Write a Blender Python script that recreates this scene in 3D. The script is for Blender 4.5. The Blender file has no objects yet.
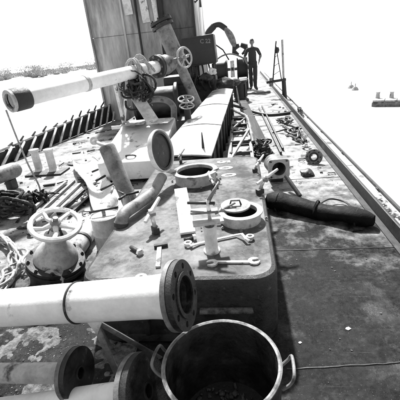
import bpy, bmesh, math, random
from mathutils import Vector, Matrix, noise
from mathutils.geometry import tessellate_polygon
R = math.radians
V = Vector
random.seed(7)
SC = bpy.context.scene
COL = SC.collection

# ------------------------------------------------------------ camera, sky, sun, exposure
CAM_H, FPX = 1.6, 350.0
YAW, PITCH, ROLL = R(8.202), R(22.933), R(6.0)
cf = V((-math.sin(YAW)*math.cos(PITCH), math.cos(YAW)*math.cos(PITCH), -math.sin(PITCH)))
r0 = V((math.cos(YAW), math.sin(YAW), 0)); u0 = r0.cross(cf)
cr = math.cos(ROLL)*r0 - math.sin(ROLL)*u0
cu = math.sin(ROLL)*r0 + math.cos(ROLL)*u0
cam = bpy.data.cameras.new('camera')
cam.sensor_width = 36; cam.lens = 36*FPX/400; cam.clip_start = 0.02; cam.clip_end = 6000
camo = bpy.data.objects.new('camera', cam); COL.objects.link(camo)
M3 = Matrix((cr, cu, -cf)).transposed()
camo.matrix_world = Matrix.Translation((0, 0, CAM_H)) @ M3.to_4x4()
SC.camera = camo

SUN_EL, SUN_AZ = R(50), R(-13)          # azimuth from +Y (ahead), negative = to port
world = bpy.data.worlds.new('World'); SC.world = world; world.use_nodes = True
wn = world.node_tree; wn.nodes.clear()
sky = wn.nodes.new('ShaderNodeTexSky'); sky.sky_type = 'NISHITA'; sky.sun_disc = False
sky.sun_elevation = SUN_EL; sky.sun_rotation = SUN_AZ; sky.dust_density = 1.0; sky.air_density = 1.0; sky.ozone_density = 1.0; sky.altitude = 0
bw = wn.nodes.new('ShaderNodeRGBToBW')
bg = wn.nodes.new('ShaderNodeBackground'); bg.inputs[1].default_value = 0.10
wo = wn.nodes.new('ShaderNodeOutputWorld')
wn.links.new(sky.outputs[0], bw.inputs[0]); wn.links.new(bw.outputs[0], bg.inputs[0]); wn.links.new(bg.outputs[0], wo.inputs[0])
sl = bpy.data.lights.new('sun', 'SUN'); sl.energy = 4.0; sl.angle = R(2.5); sl.color = (1, 1, 1)
so = bpy.data.objects.new('sun', sl); COL.objects.link(so)
sd = V((math.sin(SUN_AZ)*math.cos(SUN_EL), math.cos(SUN_AZ)*math.cos(SUN_EL), math.sin(SUN_EL)))
so.rotation_euler = sd.to_track_quat('Z', 'Y').to_euler()
so.location = (-4, 8, 9)
SC.view_settings.view_transform = 'Standard'; SC.view_settings.look = 'None'
SC.view_settings.exposure = 1.5; SC.view_settings.gamma = 1.0; SC.view_settings.use_curve_mapping = False

# ------------------------------------------------------------ pixel -> place helpers (400 px photograph)
def _dir(x, y): return cf + (x-200)/FPX*cr - (y-200)/FPX*cu
def P(x, y, z=0.0):
    d = _dir(x, y); t = (z-CAM_H)/d.z; return V((0, 0, CAM_H)) + t*d
def PY(x, y, Y):
    d = _dir(x, y); return V((0, 0, CAM_H)) + Y/d.y*d

# ------------------------------------------------------------ materials
def mat(name, lo, hi, scale=6, rough=(0.5, 0.8), metallic=0.0, bump=0.15, bscale=40, detail=8,
        stain=None, sscale=2.0, sthr=(0.5, 0.62), stretch=None, spec=0.5, fine=0.25):
    m = bpy.data.materials.new(name); m.use_nodes = True
    nt = m.node_tree; N = nt.nodes; L = nt.links
    b = N['Principled BSDF']
    tc = N.new('ShaderNodeTexCoord'); mp = N.new('ShaderNodeMapping')
    L.new(tc.outputs['Object'], mp.inputs[0])
    if stretch: mp.inputs['Scale'].default_value = stretch
    def noi(s, d=8, r=0.6, src=mp):
        n = N.new('ShaderNodeTexNoise'); n.inputs['Scale'].default_value = s
        n.inputs['Detail'].default_value = d; n.inputs['Roughness'].default_value = r
        L.new(src.outputs[0], n.inputs['Vector']); return n
    def mr(src, a, c, o0, o1):
        n = N.new('ShaderNodeMapRange'); n.inputs[1].default_value = a; n.inputs[2].default_value = c
        n.inputs[3].default_value = o0; n.inputs[4].default_value = o1
        L.new(src, n.inputs[0]); return n.outputs[0]
    n1 = noi(scale, detail, 0.65); n2 = noi(scale*9, 6, 0.7)
    mx = N.new('ShaderNodeMath'); mx.operation = 'MULTIPLY_ADD'
    L.new(n2.outputs[0], mx.inputs[0]); mx.inputs[1].default_value = fine; L.new(n1.outputs[0], mx.inputs[2])
    val = mr(mx.outputs[0], 0.36+fine*0.5, 0.64+fine*0.5, lo, hi)
    if stain is not None:
        n3 = noi(sscale, 9, 0.62)
        f = mr(n3.outputs[0], sthr[0], sthr[1], 0, 1)
        mix = N.new('ShaderNodeMix'); mix.data_type = 'FLOAT'
        L.new(f, mix.inputs[0]); L.new(val, mix.inputs[2]); mix.inputs[3].default_value = stain
        val = mix.outputs[0]
    L.new(val, b.inputs['Base Color'])
    L.new(mr(n1.outputs[0], 0.35, 0.65, rough[0], rough[1]), b.inputs['Roughness'])
    b.inputs['Metallic'].default_value = metallic
    b.inputs['Specular IOR Level'].default_value = spec
    if bump:
        nb = noi(bscale, 7, 0.65); bp = N.new('ShaderNodeBump')
        bp.inputs['Strength'].default_value = bump; bp.inputs['Distance'].default_value = 0.02
        L.new(nb.outputs[0], bp.inputs['Height']); L.new(bp.outputs[0], b.inputs['Normal'])
    return m

def deck_material():
    """wet dark steel plate with pale mud patches; deck glare painted in forward and to port"""
    m = bpy.data.materials.new('deck_plate'); m.use_nodes = True
    nt = m.node_tree; N = nt.nodes; L = nt.links; b = N['Principled BSDF']
    geo = N.new('ShaderNodeNewGeometry'); sep = N.new('ShaderNodeSeparateXYZ'); L.new(geo.outputs['Position'], sep.inputs[0])
    def noi(s, d=8, r=0.62):
        n = N.new('ShaderNodeTexNoise'); n.inputs['Scale'].default_value = s
        n.inputs['Detail'].default_value = d; n.inputs['Roughness'].default_value = r
        L.new(geo.outputs['Position'], n.inputs['Vector']); return n.outputs[0]
    def math_(op, a, c):
        n = N.new('ShaderNodeMath'); n.operation = op
        for i, q in enumerate((a, c)):
            if isinstance(q, (int, float)): n.inputs[i].default_value = q
            else: L.new(q, n.inputs[i])
        return n.outputs[0]
    def mr(src, a, c, o0, o1):
        n = N.new('ShaderNodeMapRange'); n.inputs[1].default_value = a; n.inputs[2].default_value = c
        n.inputs[3].default_value = o0; n.inputs[4].default_value = o1
        L.new(src, n.inputs[0]); return n.outputs[0]
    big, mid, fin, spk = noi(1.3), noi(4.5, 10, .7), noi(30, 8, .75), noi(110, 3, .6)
    # pale cover: mud noise plus wet-deck glare painted in forward and to port
    fwd_glare = mr(sep.outputs['Y'], 1.2, 4.6, -0.36, 0.20)
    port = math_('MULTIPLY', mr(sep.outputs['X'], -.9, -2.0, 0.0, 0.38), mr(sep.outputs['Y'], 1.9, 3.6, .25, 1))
    cov = math_('ADD', math_('ADD', fwd_glare, port), math_('ADD', math_('MULTIPLY', mid, 0.7), math_('MULTIPLY', big, 0.5)))
    silt_glare = mr(cov, 0.46, 0.74, 0, 1)
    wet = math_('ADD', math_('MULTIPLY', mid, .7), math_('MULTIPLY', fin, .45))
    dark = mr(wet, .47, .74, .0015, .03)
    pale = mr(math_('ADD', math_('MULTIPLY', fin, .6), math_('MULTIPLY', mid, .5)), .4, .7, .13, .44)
    ring = noi(2.6, 4, .55)
    line = math_('MULTIPLY', mr(math_('ABSOLUTE', math_('SUBTRACT', ring, .5), 0), 0, .05, .03, 0), mr(fin, .45, .62, 0, 1))
    scr = N.new('ShaderNodeTexNoise'); scr.inputs['Scale'].default_value = 5; scr.inputs['Detail'].default_value = 4
    mpp = N.new('ShaderNodeMapping'); mpp.inputs['Scale'].default_value = (.5, 9, 1); mpp.inputs['Rotation'].default_value = (0, 0, R(28))
    L.new(geo.outputs['Position'], mpp.inputs[0]); L.new(mpp.outputs[0], scr.inputs['Vector'])
    scrape = mr(scr.outputs[0], .64, .72, 0, .035)
    flecks = math_('ADD', mr(spk, .64, .74, 0, .10), math_('MULTIPLY', math_('ADD', line, scrape), mr(big, .42, .58, .2, 1)))
    # damp patches with their own outlines break the pale cover up
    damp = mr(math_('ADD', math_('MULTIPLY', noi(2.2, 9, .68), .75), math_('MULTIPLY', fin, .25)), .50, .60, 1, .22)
    silt_glare = math_('MULTIPLY', silt_glare, damp)
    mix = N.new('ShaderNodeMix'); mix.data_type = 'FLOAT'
    L.new(silt_glare, mix.inputs[0]); L.new(math_('ADD', dark, flecks), mix.inputs[2]); L.new(pale, mix.inputs[3])
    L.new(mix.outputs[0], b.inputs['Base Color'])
    wetm = mr(math_('ADD', math_('MULTIPLY', noi(1.7, 6, .6), .8), math_('MULTIPLY', mid, .2)), .545, .60, 0, 1)
    L.new(math_('SUBTRACT', mr(mid, .35, .65, .42, .66), math_('MULTIPLY', wetm, .26)), b.inputs['Roughness']); L.new(mr(wetm, 0, 1, .06, .14), b.inputs['Specular IOR Level'])
    bp = N.new('ShaderNodeBump'); bp.inputs['Strength'].default_value = .35; bp.inputs['Distance'].default_value = .02
    L.new(math_('ADD', math_('MULTIPLY', fin, .5), math_('ADD', mid, math_('MULTIPLY', silt_glare, .3))), bp.inputs['Height'])
    L.new(bp.outputs[0], b.inputs['Normal'])
    return m

MT = {
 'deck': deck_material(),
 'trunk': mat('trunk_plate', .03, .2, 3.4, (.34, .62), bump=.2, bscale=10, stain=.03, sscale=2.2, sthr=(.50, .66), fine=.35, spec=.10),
 'white': mat('white_paint', .42, .78, 6, (.45, .7), bump=.14, stain=.08, sscale=6, sthr=(.57, .66)),
 'pipe_white': mat('bare_pale_pipe', .68, .9, 3.0, (.38, .6), bump=.08, stain=.06, sscale=4.2, sthr=(.60, .68), fine=.35),
 'pale': mat('pale_steel', .26, .55, 6, (.4, .7), bump=.12, stain=.06, sscale=6, sthr=(.54, .64)),
 'mid': mat('mid_steel', .08, .24, 7, (.4, .7), bump=.18, stain=.05, sscale=9, sthr=(.54, .66)),
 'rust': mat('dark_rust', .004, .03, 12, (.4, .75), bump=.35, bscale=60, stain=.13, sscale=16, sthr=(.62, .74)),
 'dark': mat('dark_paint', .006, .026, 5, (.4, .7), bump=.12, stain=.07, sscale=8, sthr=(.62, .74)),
 'tarp': mat('black_tarpaulin', .003, .012, 9, (.5, .75), bump=.3, bscale=30, spec=.1),
 'black': mat('black_rubber', .008, .022, 9, (.4, .65), bump=.25, bscale=30),
 'tool': mat('bright_tool_steel', .45, .75, 20, (.3, .5), metallic=.6, bump=.08, stain=.2, sscale=25, sthr=(.6, .7)),
 'rope': mat('grey_rope', .22, .5, 30, (.8, .95), bump=.5, bscale=160),
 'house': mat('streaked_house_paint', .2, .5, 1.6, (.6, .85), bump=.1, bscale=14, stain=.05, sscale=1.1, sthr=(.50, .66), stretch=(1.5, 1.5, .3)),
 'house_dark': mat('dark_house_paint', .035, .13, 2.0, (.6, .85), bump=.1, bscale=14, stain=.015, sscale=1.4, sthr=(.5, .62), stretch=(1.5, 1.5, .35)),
 'casing': mat('pale_casing_sheet', .2, .42, 3.0, (.4, .6), bump=.12, bscale=9, stain=.08, sscale=3.5, sthr=(.60, .70), fine=.35),
 'timber': mat('wet_timber', .008, .04, 9, (.5, .8), bump=.4, bscale=40, stretch=(1, .12, 1), spec=.15),
 'soot': mat('sooted_pot', .005, .026, 11, (.4, .7), bump=.3, bscale=45, stain=.07, sscale=10, sthr=(.56, .7)),
 'potrim': mat('worn_rim', .1, .25, 22, (.3, .55), metallic=.4, bump=.1),
 'bank': mat('river_bank_mud', .35, .6, .25, (.8, 1), bump=.2),
 'leaf': mat('bank_scrub', .3, .42, .8, (.8, 1), bump=0),  # leaves paled, distant haze put into their colour
 'mud': mat('caked_mud', .02, .2, 25, (.7, .95), bump=.6, bscale=60),
 'skin': mat('skin', .14, .2, 20, (.5, .6), bump=.05),
 'cloth': mat('dark_cloth', .018, .04, 30, (.8, .95), bump=.25, bscale=120),
 'hair': mat('hair', .01, .03, 60, (.5, .7), bump=.3),
 'paint': mat('stencil_paint', .6, .85, 14, (.5, .7), bump=.1, stain=.2, sscale=20, sthr=(.6, .68)),
}
wm = bpy.data.materials.new('silty_water'); wm.use_nodes = True
_n = wm.node_tree.nodes; _b = _n['Principled BSDF']; _l = wm.node_tree.links
_b.inputs['Base Color'].default_value = (.5, .5, .5, 1); _b.inputs['Roughness'].default_value = .18
_g = _n.new('ShaderNodeNewGeometry'); _no = _n.new('ShaderNodeTexNoise'); _no.inputs['Scale'].default_value = 1.1; _no.inputs['Detail'].default_value = 5
_bp = _n.new('ShaderNodeBump'); _bp.inputs['Strength'].default_value = .35; _bp.inputs['Distance'].default_value = .12
_l.new(_g.outputs['Position'], _no.inputs['Vector']); _l.new(_no.outputs[0], _bp.inputs['Height']); _l.new(_bp.outputs[0], _b.inputs['Normal'])
MT['water'] = wm

# ------------------------------------------------------------ mesh builder
def basis(axis, up=None):
    a = V(axis).normalized()
    up = V(up) if up is not None else (V((0, 0, 1)) if abs(a.z) < .95 else V((0, 1, 0)))
    x = up.cross(a)
    if x.length < 1e-6: x = V((1, 0, 0))
    x.normalize(); y = a.cross(x)
    return Matrix((x, y, a)).transposed()

class MB:
    def __init__(s): s.v = []; s.f = []; s.sm = []
    def add(s, vs, fs, smooth=False):
        o = len(s.v); s.v += [V(p) for p in vs]
        for f in fs: s.f.append([i+o for i in f]); s.sm.append(smooth)
        return s
    def box(s, c, size, rot=None, bev=0.0):
        hx, hy, hz = [q/2 for q in size]; c = V(c); rot = rot or Matrix.Identity(3)
        b = min(bev, hx*.9, hy*.9, hz*.9)
        if b <= 0:
            vs = [(x*hx, y*hy, z*hz) for z in (-1, 1) for y in (-1, 1) for x in (-1, 1)]
            fs = [(0, 2, 3, 1), (4, 5, 7, 6), (0, 1, 5, 4), (2, 6, 7, 3), (0, 4, 6, 2), (1, 3, 7, 5)]
            return s.add([c + rot @ V(p) for p in vs], fs)
        bm = bmesh.new(); bmesh.ops.create_cube(bm, size=1.0)
        for q in bm.verts: q.co = V((q.co.x*2*hx, q.co.y*2*hy, q.co.z*2*hz))
        bmesh.ops.bevel(bm, geom=bm.edges[:], offset=b, segments=2, affect='EDGES', profile=.6)
        bm.verts.index_update()
        vs = [c + rot @ q.co for q in bm.verts]; fs = [[q.index for q in f.verts] for f in bm.faces]
        bm.free(); return s.add(vs, fs)
    def tube(s, pts, r, n=10, cap=True, flat=1.0, closed=False, up=None, wob=0.0):
        pts = [V(p) for p in pts]; m = len(pts)
        rr = r if isinstance(r, (list, tuple)) else [r]*m
        tang = []
        for i in range(m):
            if closed: d = pts[(i+1) % m] - pts[i-1]
            else: d = pts[min(i+1, m-1)] - pts[max(i-1, 0)]
            tang.append(d.normalized() if d.length > 1e-9 else V((0, 0, 1)))
        B = basis(tang[0], up); x = B.col[0].copy()
        rings = []
        vs = []
        for i in range(m):
            t = tang[i]; x = x - t*x.dot(t)
            x = x.normalized() if x.length > 1e-6 else basis(t).col[0].copy()
            y = t.cross(x)
            for k in range(n):
                a = 2*math.pi*k/n; q = rr[i]*(1 + (random.uniform(-wob, wob) if wob else 0))
                vs.append(pts[i] + x*math.cos(a)*q + y*math.sin(a)*q*flat)
        fs = []
        for i in range(m if closed else m-1):
            j = (i+1) % m
            for k in range(n):
                k2 = (k+1) % n; fs.append((i*n+k, i*n+k2, j*n+k2, j*n+k))
        s.add(vs, fs, True)
        if cap and not closed:
            s.add(vs[:n], [tuple(reversed(range(n)))]); s.add(vs[-n:], [tuple(range(n))])
        return s
    def lathe(s, prof, o=(0, 0, 0), axis=(0, 0, 1), n=32, closed=False, smooth=True, seam=35, ecc=1.0):
        """prof = [(radius, height)]; corners sharper than SEAM degrees get their own verts"""
        B = basis(axis); o = V(o)
        pr = list(prof) + ([prof[0]] if closed else [])
        for i in range(len(pr)-1):
            (ra, ha), (rb, hb) = pr[i], pr[i+1]
            vs = []
            for (r, h) in ((ra, ha), (rb, hb)):
                for k in range(n):
                    a = 2*math.pi*k/n; vs.append(o + B @ V((r*math.cos(a), r*ecc*math.sin(a), h)))
            fs = [(k, (k+1) % n, n+(k+1) % n, n+k) for k in range(n)]
            s.add(vs, fs, smooth)
        return s
    def prism(s, outer, holes=(), t=.01, o=(0, 0, 0), rot=None):
        """flat outline (with holes) in local xy, thickness t along local z"""
        rot = rot or Matrix.Identity(3); o = V(o)
        loops = [[V((p[0], p[1], 0)) for p in outer]] + [[V((p[0], p[1], 0)) for p in h] for h in holes]
        tris = tessellate_polygon(loops)
        flat = [p for l in loops for p in l]; n = len(flat)
        vs = [o + rot @ p for p in flat] + [o + rot @ (p + V((0, 0, t))) for p in flat]
        fs = []
        for (a, b, c) in tris:
            nz = (flat[b]-flat[a]).cross(flat[c]-flat[a]).z
            if nz < 0: a, c = c, a
            fs.append((c, b, a)); fs.append((a+n, b+n, c+n))
        i = 0
        for l in loops:
            m = len(l)
            for k in range(m): fs.append((i+k, i+(k+1) % m, n+i+(k+1) % m, n+i+k))
            i += m
        s.add(vs, fs)
        return s
    def build(s, name, m, parent=None, origin=None):
        o0 = V(origin) if origin is not None else (parent['_w'] if False else V((0, 0, 0)))
        w = world_of(parent) if parent is not None else V((0, 0, 0))
        if origin is None: o0 = w
        me = bpy.data.meshes.new(name)
        me.from_pydata([p - o0 for p in s.v], [], s.f)
        bm = bmesh.new(); bm.from_mesh(me)
        bmesh.ops.remove_doubles(bm, verts=bm.verts[:], dist=1e-5)
        bmesh.ops.recalc_face_normals(bm, faces=bm.faces[:])
        for e in bm.edges:
            if len(e.link_faces) == 2 and e.calc_face_angle(0) > R(36): e.smooth = False
        bm.to_mesh(me); bm.free()
        for p in me.polygons: p.use_smooth = True
        me.materials.append(m)
        ob = bpy.data.objects.new(name, me); COL.objects.link(ob)
        if parent is not None:
            ob.parent = parent; ob.location = o0 - w
        else: ob.location = o0
        return ob

def world_of(o):
    p = V((0, 0, 0))
    while o is not None: p += V(o.location); o = o.parent
    return p
def tag(o, label, cat, group=None):
    o['label'] = label; o['category'] = cat
    if group: o['group'] = group
    return o
def thing(name, loc, label, cat, group=None):
    o = bpy.data.objects.new(name, None); o.empty_display_size = .1; o.location = loc; COL.objects.link(o)
    return tag(o, label, cat, group)
def struct(o): o['kind'] = 'structure'; return o
def stuff(o): o['kind'] = 'stuff'; return o
def inst(ob, loc, rot=None, parent=None, name=None):
    """another child sharing the same mesh; loc in world"""
    c = bpy.data.objects.new(name or ob.name.split('.')[0], ob.data); COL.objects.link(c)
    if parent is not None: c.parent = parent; c.location = V(loc) - world_of(parent)
    else: c.location = loc
    if rot is not None: c.rotation_euler = rot.to_euler() if hasattr(rot, 'to_euler') else rot
    return c
def circ(r, n=24, cx=0, cy=0, a0=0): return [(cx+r*math.cos(a0+2*math.pi*k/n), cy+r*math.sin(a0+2*math.pi*k/n)) for k in range(n)]
def bez(pts, n=10):
    """Catmull-Rom through the points"""
    pts = [V(p) for p in pts]; out = []
    for i in range(len(pts)-1):
        p0, p1, p2, p3 = pts[max(i-1, 0)], pts[i], pts[i+1], pts[min(i+2, len(pts)-1)]
        for k in range(n):
            t = k/n
            out.append(.5*((2*p1) + (p2-p0)*t + (2*p0-5*p1+4*p2-p3)*t*t + (3*p1-p0-3*p2+p3)*t**3))
    out.append(pts[-1]); return out
def hexnut(r, h):
    return MB().prism(circ(r, 6), (), h).lathe([(r*.55, h), (r*.55, h*1.6), (0, h*1.6)], n=8)
_BOLT = {}
def bolt_ring(parent, o, axis, rad, n, r=.014, h=.014, m='rust', a0=0.0):
    key = (round(r, 4), m)
    B = basis(axis)
    for k in range(n):
        a = a0 + 2*math.pi*k/n
        p = V(o) + B @ V((rad*math.cos(a), rad*math.sin(a), 0))
        if key not in _BOLT:
            b = hexnut(r, h).build('bolt', MT[m], None, (0, 0, 0)); _BOLT[key] = b.data
            b.parent = parent; b.location = p - world_of(parent); b.rotation_euler = B.to_euler()
        else:
            c = bpy.data.objects.new('bolt', _BOLT[key]); COL.objects.link(c)
            c.parent = parent; c.location = p - world_of(parent); c.rotation_euler = B.to_euler()
def text_mesh(s, size, name, m, parent, loc, rot, depth=.002, spacing=1.0):
    cu_ = bpy.data.curves.new(name, 'FONT'); cu_.body = s; cu_.size = size; cu_.extrude = depth; cu_.align_x = 'CENTER'; cu_.align_y = 'CENTER'
    cu_.space_character = spacing; cu_.offset = size*.035
    t = bpy.data.objects.new('tmp_text', cu_); COL.objects.link(t)
    dg = bpy.context.evaluated_depsgraph_get(); dg.update()
    me = bpy.data.meshes.new_from_object(t.evaluated_get(dg)); bpy.data.objects.remove(t)
    me.name = name; me.materials.clear(); me.materials.append(m)
    ob = bpy.data.objects.new(name, me); COL.objects.link(ob)
    ob.parent = parent; ob.location = V(loc) - world_of(parent); ob.rotation_euler = rot.to_euler()
    return ob
def rough(mb, amp, sc=6.0):
    for p in mb.v:
        q = noise.noise_vector(p*sc); p += q*amp
    return mb
def rrect(x0, x1, y0, y1, r, n=6):
    out = []
    for (cx, cy, a) in ((x1-r, y1-r, 0), (x0+r, y1-r, 90), (x0+r, y0+r, 180), (x1-r, y0+r, 270)):
        for k in range(n+1):
            t = R(a + 90*k/n); out.append((cx+r*math.cos(t), cy+r*math.sin(t)))
    return out

# ============================================================ THE SETTING
WL = -1.1
g = MB()
_S = 2600
g.add([(-_S, -_S, WL), (_S, -_S, WL), (_S, _S, WL), (-_S, _S, WL)], [(0, 1, 2, 3)])
struct(g.build('water', MT['water']))

# deck / hull: straight starboard side, port side closing in towards the bow
SBX = 1.20
hull = [(SBX+.30, -3), (SBX+.30, 24), (-.2, 26.5), (-2.4, 25.5), (-3.3, 16), (-3.62, 10.6), (-4.62, 5.9), (-5.4, 1.8), (-5.6, -3)]
struct(MB().prism(hull, (), 1.6, (0, 0, -1.72)).build('hull', MT['dark']))
deck_out = [(SBX+.02, -3), (SBX+.02, 23.8), (-.2, 26.3), (-2.3, 25.3), (-3.2, 16), (-3.5, 10.6), (-4.5, 5.9), (-5.28, 1.8), (-5.48, -3)]
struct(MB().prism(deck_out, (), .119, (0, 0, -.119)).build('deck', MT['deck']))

dk = bpy.data.objects['deck']
for y in (1.34, 2.55, 4.3, 5.9, 7.5, 9.1):
    pts = [V((.17 + 1.0*i/30, y + .05*math.sin(y) + .006*noise.noise(V((i*.9, y, 0))) + (.09 if y < 1.5 else 0)*i/30, .001)) for i in range(31)]
    MB().tube(pts, [.0045+.002*noise.noise(V((i*1.7, y, 3))) for i in range(31)], 6).build('weld_seam', MT['dark'], dk)
# far bank to port
b = MB(); vs = []; fs = []
n = 40
bl = P(-60, 92, WL); 
for i in range(n+1):
    t = i/n
    c = V((-95, 60, 0)).lerp(V((-8, 128, 0)), t)
    nrm = V((-.62, .78, 0))
    for (d, z) in ((0, WL-.3), (3, WL+.35), (9, WL+.9), (40, WL+1.6), (140, WL+1.2)):
        q = c + nrm*(d + 2.2*noise.noise(c*.07)) ; vs.append((q.x, q.y, z + .25*noise.noise(V((q.x, q.y, 3))*.2)*(d > 0)))
for i in range(n):
    for k in range(4): a = i*5+k; fs.append((a, a+1, a+6, a+5))
b.add(vs, fs, True); struct(b.build('river_bank', MT['bank']))
b = MB()
for i in range(420):
    t = random.random()**1.0
    c = V((-95, 60, 0)).lerp(V((-20, 118, 0)), t) + V((-.62, .78, 0))*random.uniform(6, 34)
    h = random.uniform(.6, 2.2) * (1.5 if noise.noise(c*.05) > 0 else .6)
    _b = bmesh.new(); bmesh.ops.create_icosphere(_b, subdivisions=2, radius=1.0); _b.verts.index_update()
    b.add([V((c.x+v_.co.x*.9*(1+.4*noise.noise(v_.co*2+c)), c.y+v_.co.y*.9, WL+.6+(v_.co.z*.35+.2)*h*(1+.5*noise.noise(v_.co*2.2+c)))) for v_ in _b.verts], [[v_.index for v_ in f.verts] for f in _b.faces], True); _b.free()
    for k in range(130):
        q = c + V((random.gauss(0, .9), random.gauss(0, .9), WL+.8 + random.uniform(0, h)))
        e = V((random.gauss(0, 1), random.gauss(0, 1), random.gauss(0, 1))).normalized()*.15
        e2 = e.cross(V((random.gauss(0, 1), random.gauss(0, 1), random.gauss(0, 1)))).normalized()*.13
        b.add([q-e, q+e2, q+e, q-e2], [(0, 1, 2, 3)])
stuff(tag(b.build('bank_scrub', MT['leaf']), 'pale blurred scrub along the far river bank', 'scrub'))

# ============================================================ STARBOARD EDGE
t = thing('gunwale', (SBX, 8, 0), 'long straight steel gunwale with dark kerb and pale ledge over the water', 'gunwale')
k = MB()
k.box((SBX+.035, 10.4, .045), (.03, 26.6, .17), bev=.006); k.box((SBX-.012, 10.4, .004), (.06, 26.5, .012))
k.build('kerb_bar', MT['dark'], t)
for i in range(18):
    y0 = -2.6 + i*1.48
    mb = MB().box((SBX+.165, y0+.735, -.055), (.22, 1.462, .03), bev=.006); mb.build('ledge_plate', MT['pale'], t)
mb = MB().tube([(SBX+.30, -2.8, -.03), (SBX+.30, 23.6, -.03)], .021, 10); mb.build('outer_rail', MT['dark'], t)
for i in range(15):
    y = .9 + i*1.5
    MB().box((SBX+.29, y, -.07), (.03, .06, .1), bev=.004).build('rail_bracket', MT['dark'], t)

# rope tail lying on the ledge
pts = []
for i in range(60):
    a = i*.42; pts.append(V((SBX+.165 + .06*math.cos(a)*(1+.2*math.sin(i*.37)), 3.15 + i*.008 + .05*math.sin(a), -.022 + .012*abs(math.sin(i*.8)))))
tag(MB().tube(pts, .012, 6).build('rope_coil', MT['rope'], None, (SBX+.16, 3.4, -.03)), 'loose coil of pale rope dropped on the gunwale ledge', 'rope')
pts = []
b0 = P(308, 116, -.02)
for i in range(70):
    a = i*.5; pts.append(V((SBX+.16 + .05*math.cos(a), b0.y + .25*math.sin(i*.021) + .10*math.sin(a), .0 + .13*i/70 + .02*math.sin(i))))
tag(MB().tube(pts, .012, 6).build('rope_heap', MT['black'], None, (SBX+.16, b0.y, -.03)), 'small dark heap of rope standing on the gunwale beyond the bolted ring', 'rope')

# far things on the water to starboard
t = thing('moored_raft', P(399, 105, WL), 'flat dark raft with pale bollards floating far off on the water', 'raft')
o = P(399, 105, WL); ex = V((.9, -.436, 0)); rt = Matrix((ex, V((.436, .9, 0)), V((0, 0, 1)))).transposed()
MB().box(o + ex*.35 + V((0, 0, .0)), (2.6, .7, .36), rt, .05).build('hull', MT['mid'], t)
for i in range(6): MB().box(o + ex*(-.72+i*.43) + V((0, 0, .215)), (.40, .66, .06), rt, .01).build('deck_plank', MT['pale'], t)  # planks made paler, distance haze painted into their colour
for i in range(5): MB().lathe([(0, .0), (.09, 0), (.07, .2), (.09, .25), (0, .26)], o + ex*(-.7+i*.5) + V((0, .25, .24)), n=10).build('bollard', MT['pale'], t)
for (x, y) in ((351, 88), (355, 90)):
    o = P(x, y, WL)
    t = thing('mooring_buoy', o, 'small pale buoy floating in a pair far off to starboard', 'buoy', 'pair of distant buoys')
    MB().lathe([(0, -.3), (.16, -.15), (.18, .03), (.10, .16), (0, .18)], o, n=14).build('float', MT['pale'], t)
    MB().tube([o+V((0, 0, .15)), o+V((0, 0, .34))], .025, 6).build('staff', MT['pale'], t)

# ============================================================ PORT BULWARK
t = thing('port_bulwark', (-4.1, 7.6, 0), 'low dark port bulwark with pale raking stays and leaning stakes', 'bulwark')
A, Bp = V((-4.92, 3.7, 0)), V((-3.66, 10.1, 0)); d = (Bp-A).normalized(); nn = V((d.y, -d.x, 0)); L = (Bp-A).length
rt = Matrix((d, V((-d.y, d.x, 0)), V((0, 0, 1)))).transposed()
for i in range(5):
    c = A + d*(L*(i+.5)/5)
    hp_ = .16 + .07*i; MB().box(c + V((0, 0, hp_/2)), (L/5-.02, .03, hp_), rt, .006).build('plate', MT['dark'], t)
MB().tube([A+V((0, 0, .16)), Bp+V((0, 0, .46))], .028, 8).build('cap_rail', MT['pale'], t)
for i in range(19):
    c = A + d*(.2 + i*(L-.5)/18)
    MB().tube([c+nn*.10+V((0, 0, .0))-d*.12, c+nn*.03+V((0, 0, .16+.30*(i+.3)/18))+d*.3], .028, 6).build('stay', MT['white'], t)
stake_proto = None
for i in range(11):
    u_ = .36 + i*.052; c = A + d*(L*u_) + V((0, 0, .12+.30*u_)); hh = .10+.09*random.random()
    tag(MB().tube([c-V((0, 0, .12))-d*.10, c + V((0, 0, hh*.5)) + d*.1, c + V((0, 0, hh)) + d*(.2+.08*random.random())], [.024, .022, .017], 7).build('mooring_stake', MT['dark'], None, c), 'short dark stake leaning forward out of the port bulwark', 'stake', 'stakes along the port bulwark')

# twin bitts on the port deck
o = P(48, 173, 0)
t = thing('twin_bollard', o, 'pair of pale bollard posts on one dark base plate beside the port bulwark', 'bollard')
MB().box(o+V((0, 0, .015)), (.62, .34, .03), None, .006).build('base_plate', MT['rust'], t)
for px in (40, 54):
    q = P(px, 172, 0)
    MB().lathe([(.09, .03), (.062, .06), (.062, .34), (.078, .36), (.078, .39), (0, .40)], q, n=18).build('post', MT['white'], t)

# ============================================================ DECKHOUSE
HY = 9.9
hx0, hx1 = -3.84, -1.10
t = thing('deckhouse', ((hx0+hx1)/2, HY, 0), 'tall weathered deckhouse wall of streaked riveted plates', 'deckhouse')
ny = 3
for iz in range(3):
    for ix in range(3):
        w = (hx1-hx0)/3
        jx = random.uniform(-.004, .004)
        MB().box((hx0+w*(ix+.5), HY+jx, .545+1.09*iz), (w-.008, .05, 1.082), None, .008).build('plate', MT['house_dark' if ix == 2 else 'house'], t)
MB().box(((hx0+hx1)/2, HY+1.63, 1.63), (hx1-hx0-.04, 3.2, 3.26)).build('wall', MT['house'], t)
for x in (hx0-.01, hx0+(hx1-hx0)/3, hx0+2*(hx1-hx0)/3):
    MB().box((x, HY-.045, 1.63), (.05, .05, 3.26), None, .008).build('rib', MT['house'], t)
for (x, z0, z1, r) in ((-2.75, 2.62, 3.24, .11), (-2.33, 2.40, 3.24, .10), (-2.06, 2.15, 3.24, .05)):
    MB().box((x, HY-.07, (z0+z1)/2), (r*2, .012, z1-z0), Matrix.Rotation(R(-3), 3, 'Y'), .004).build('paint_run', MT['white'], t)  # flat white strips added to stand for paint runs
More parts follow.
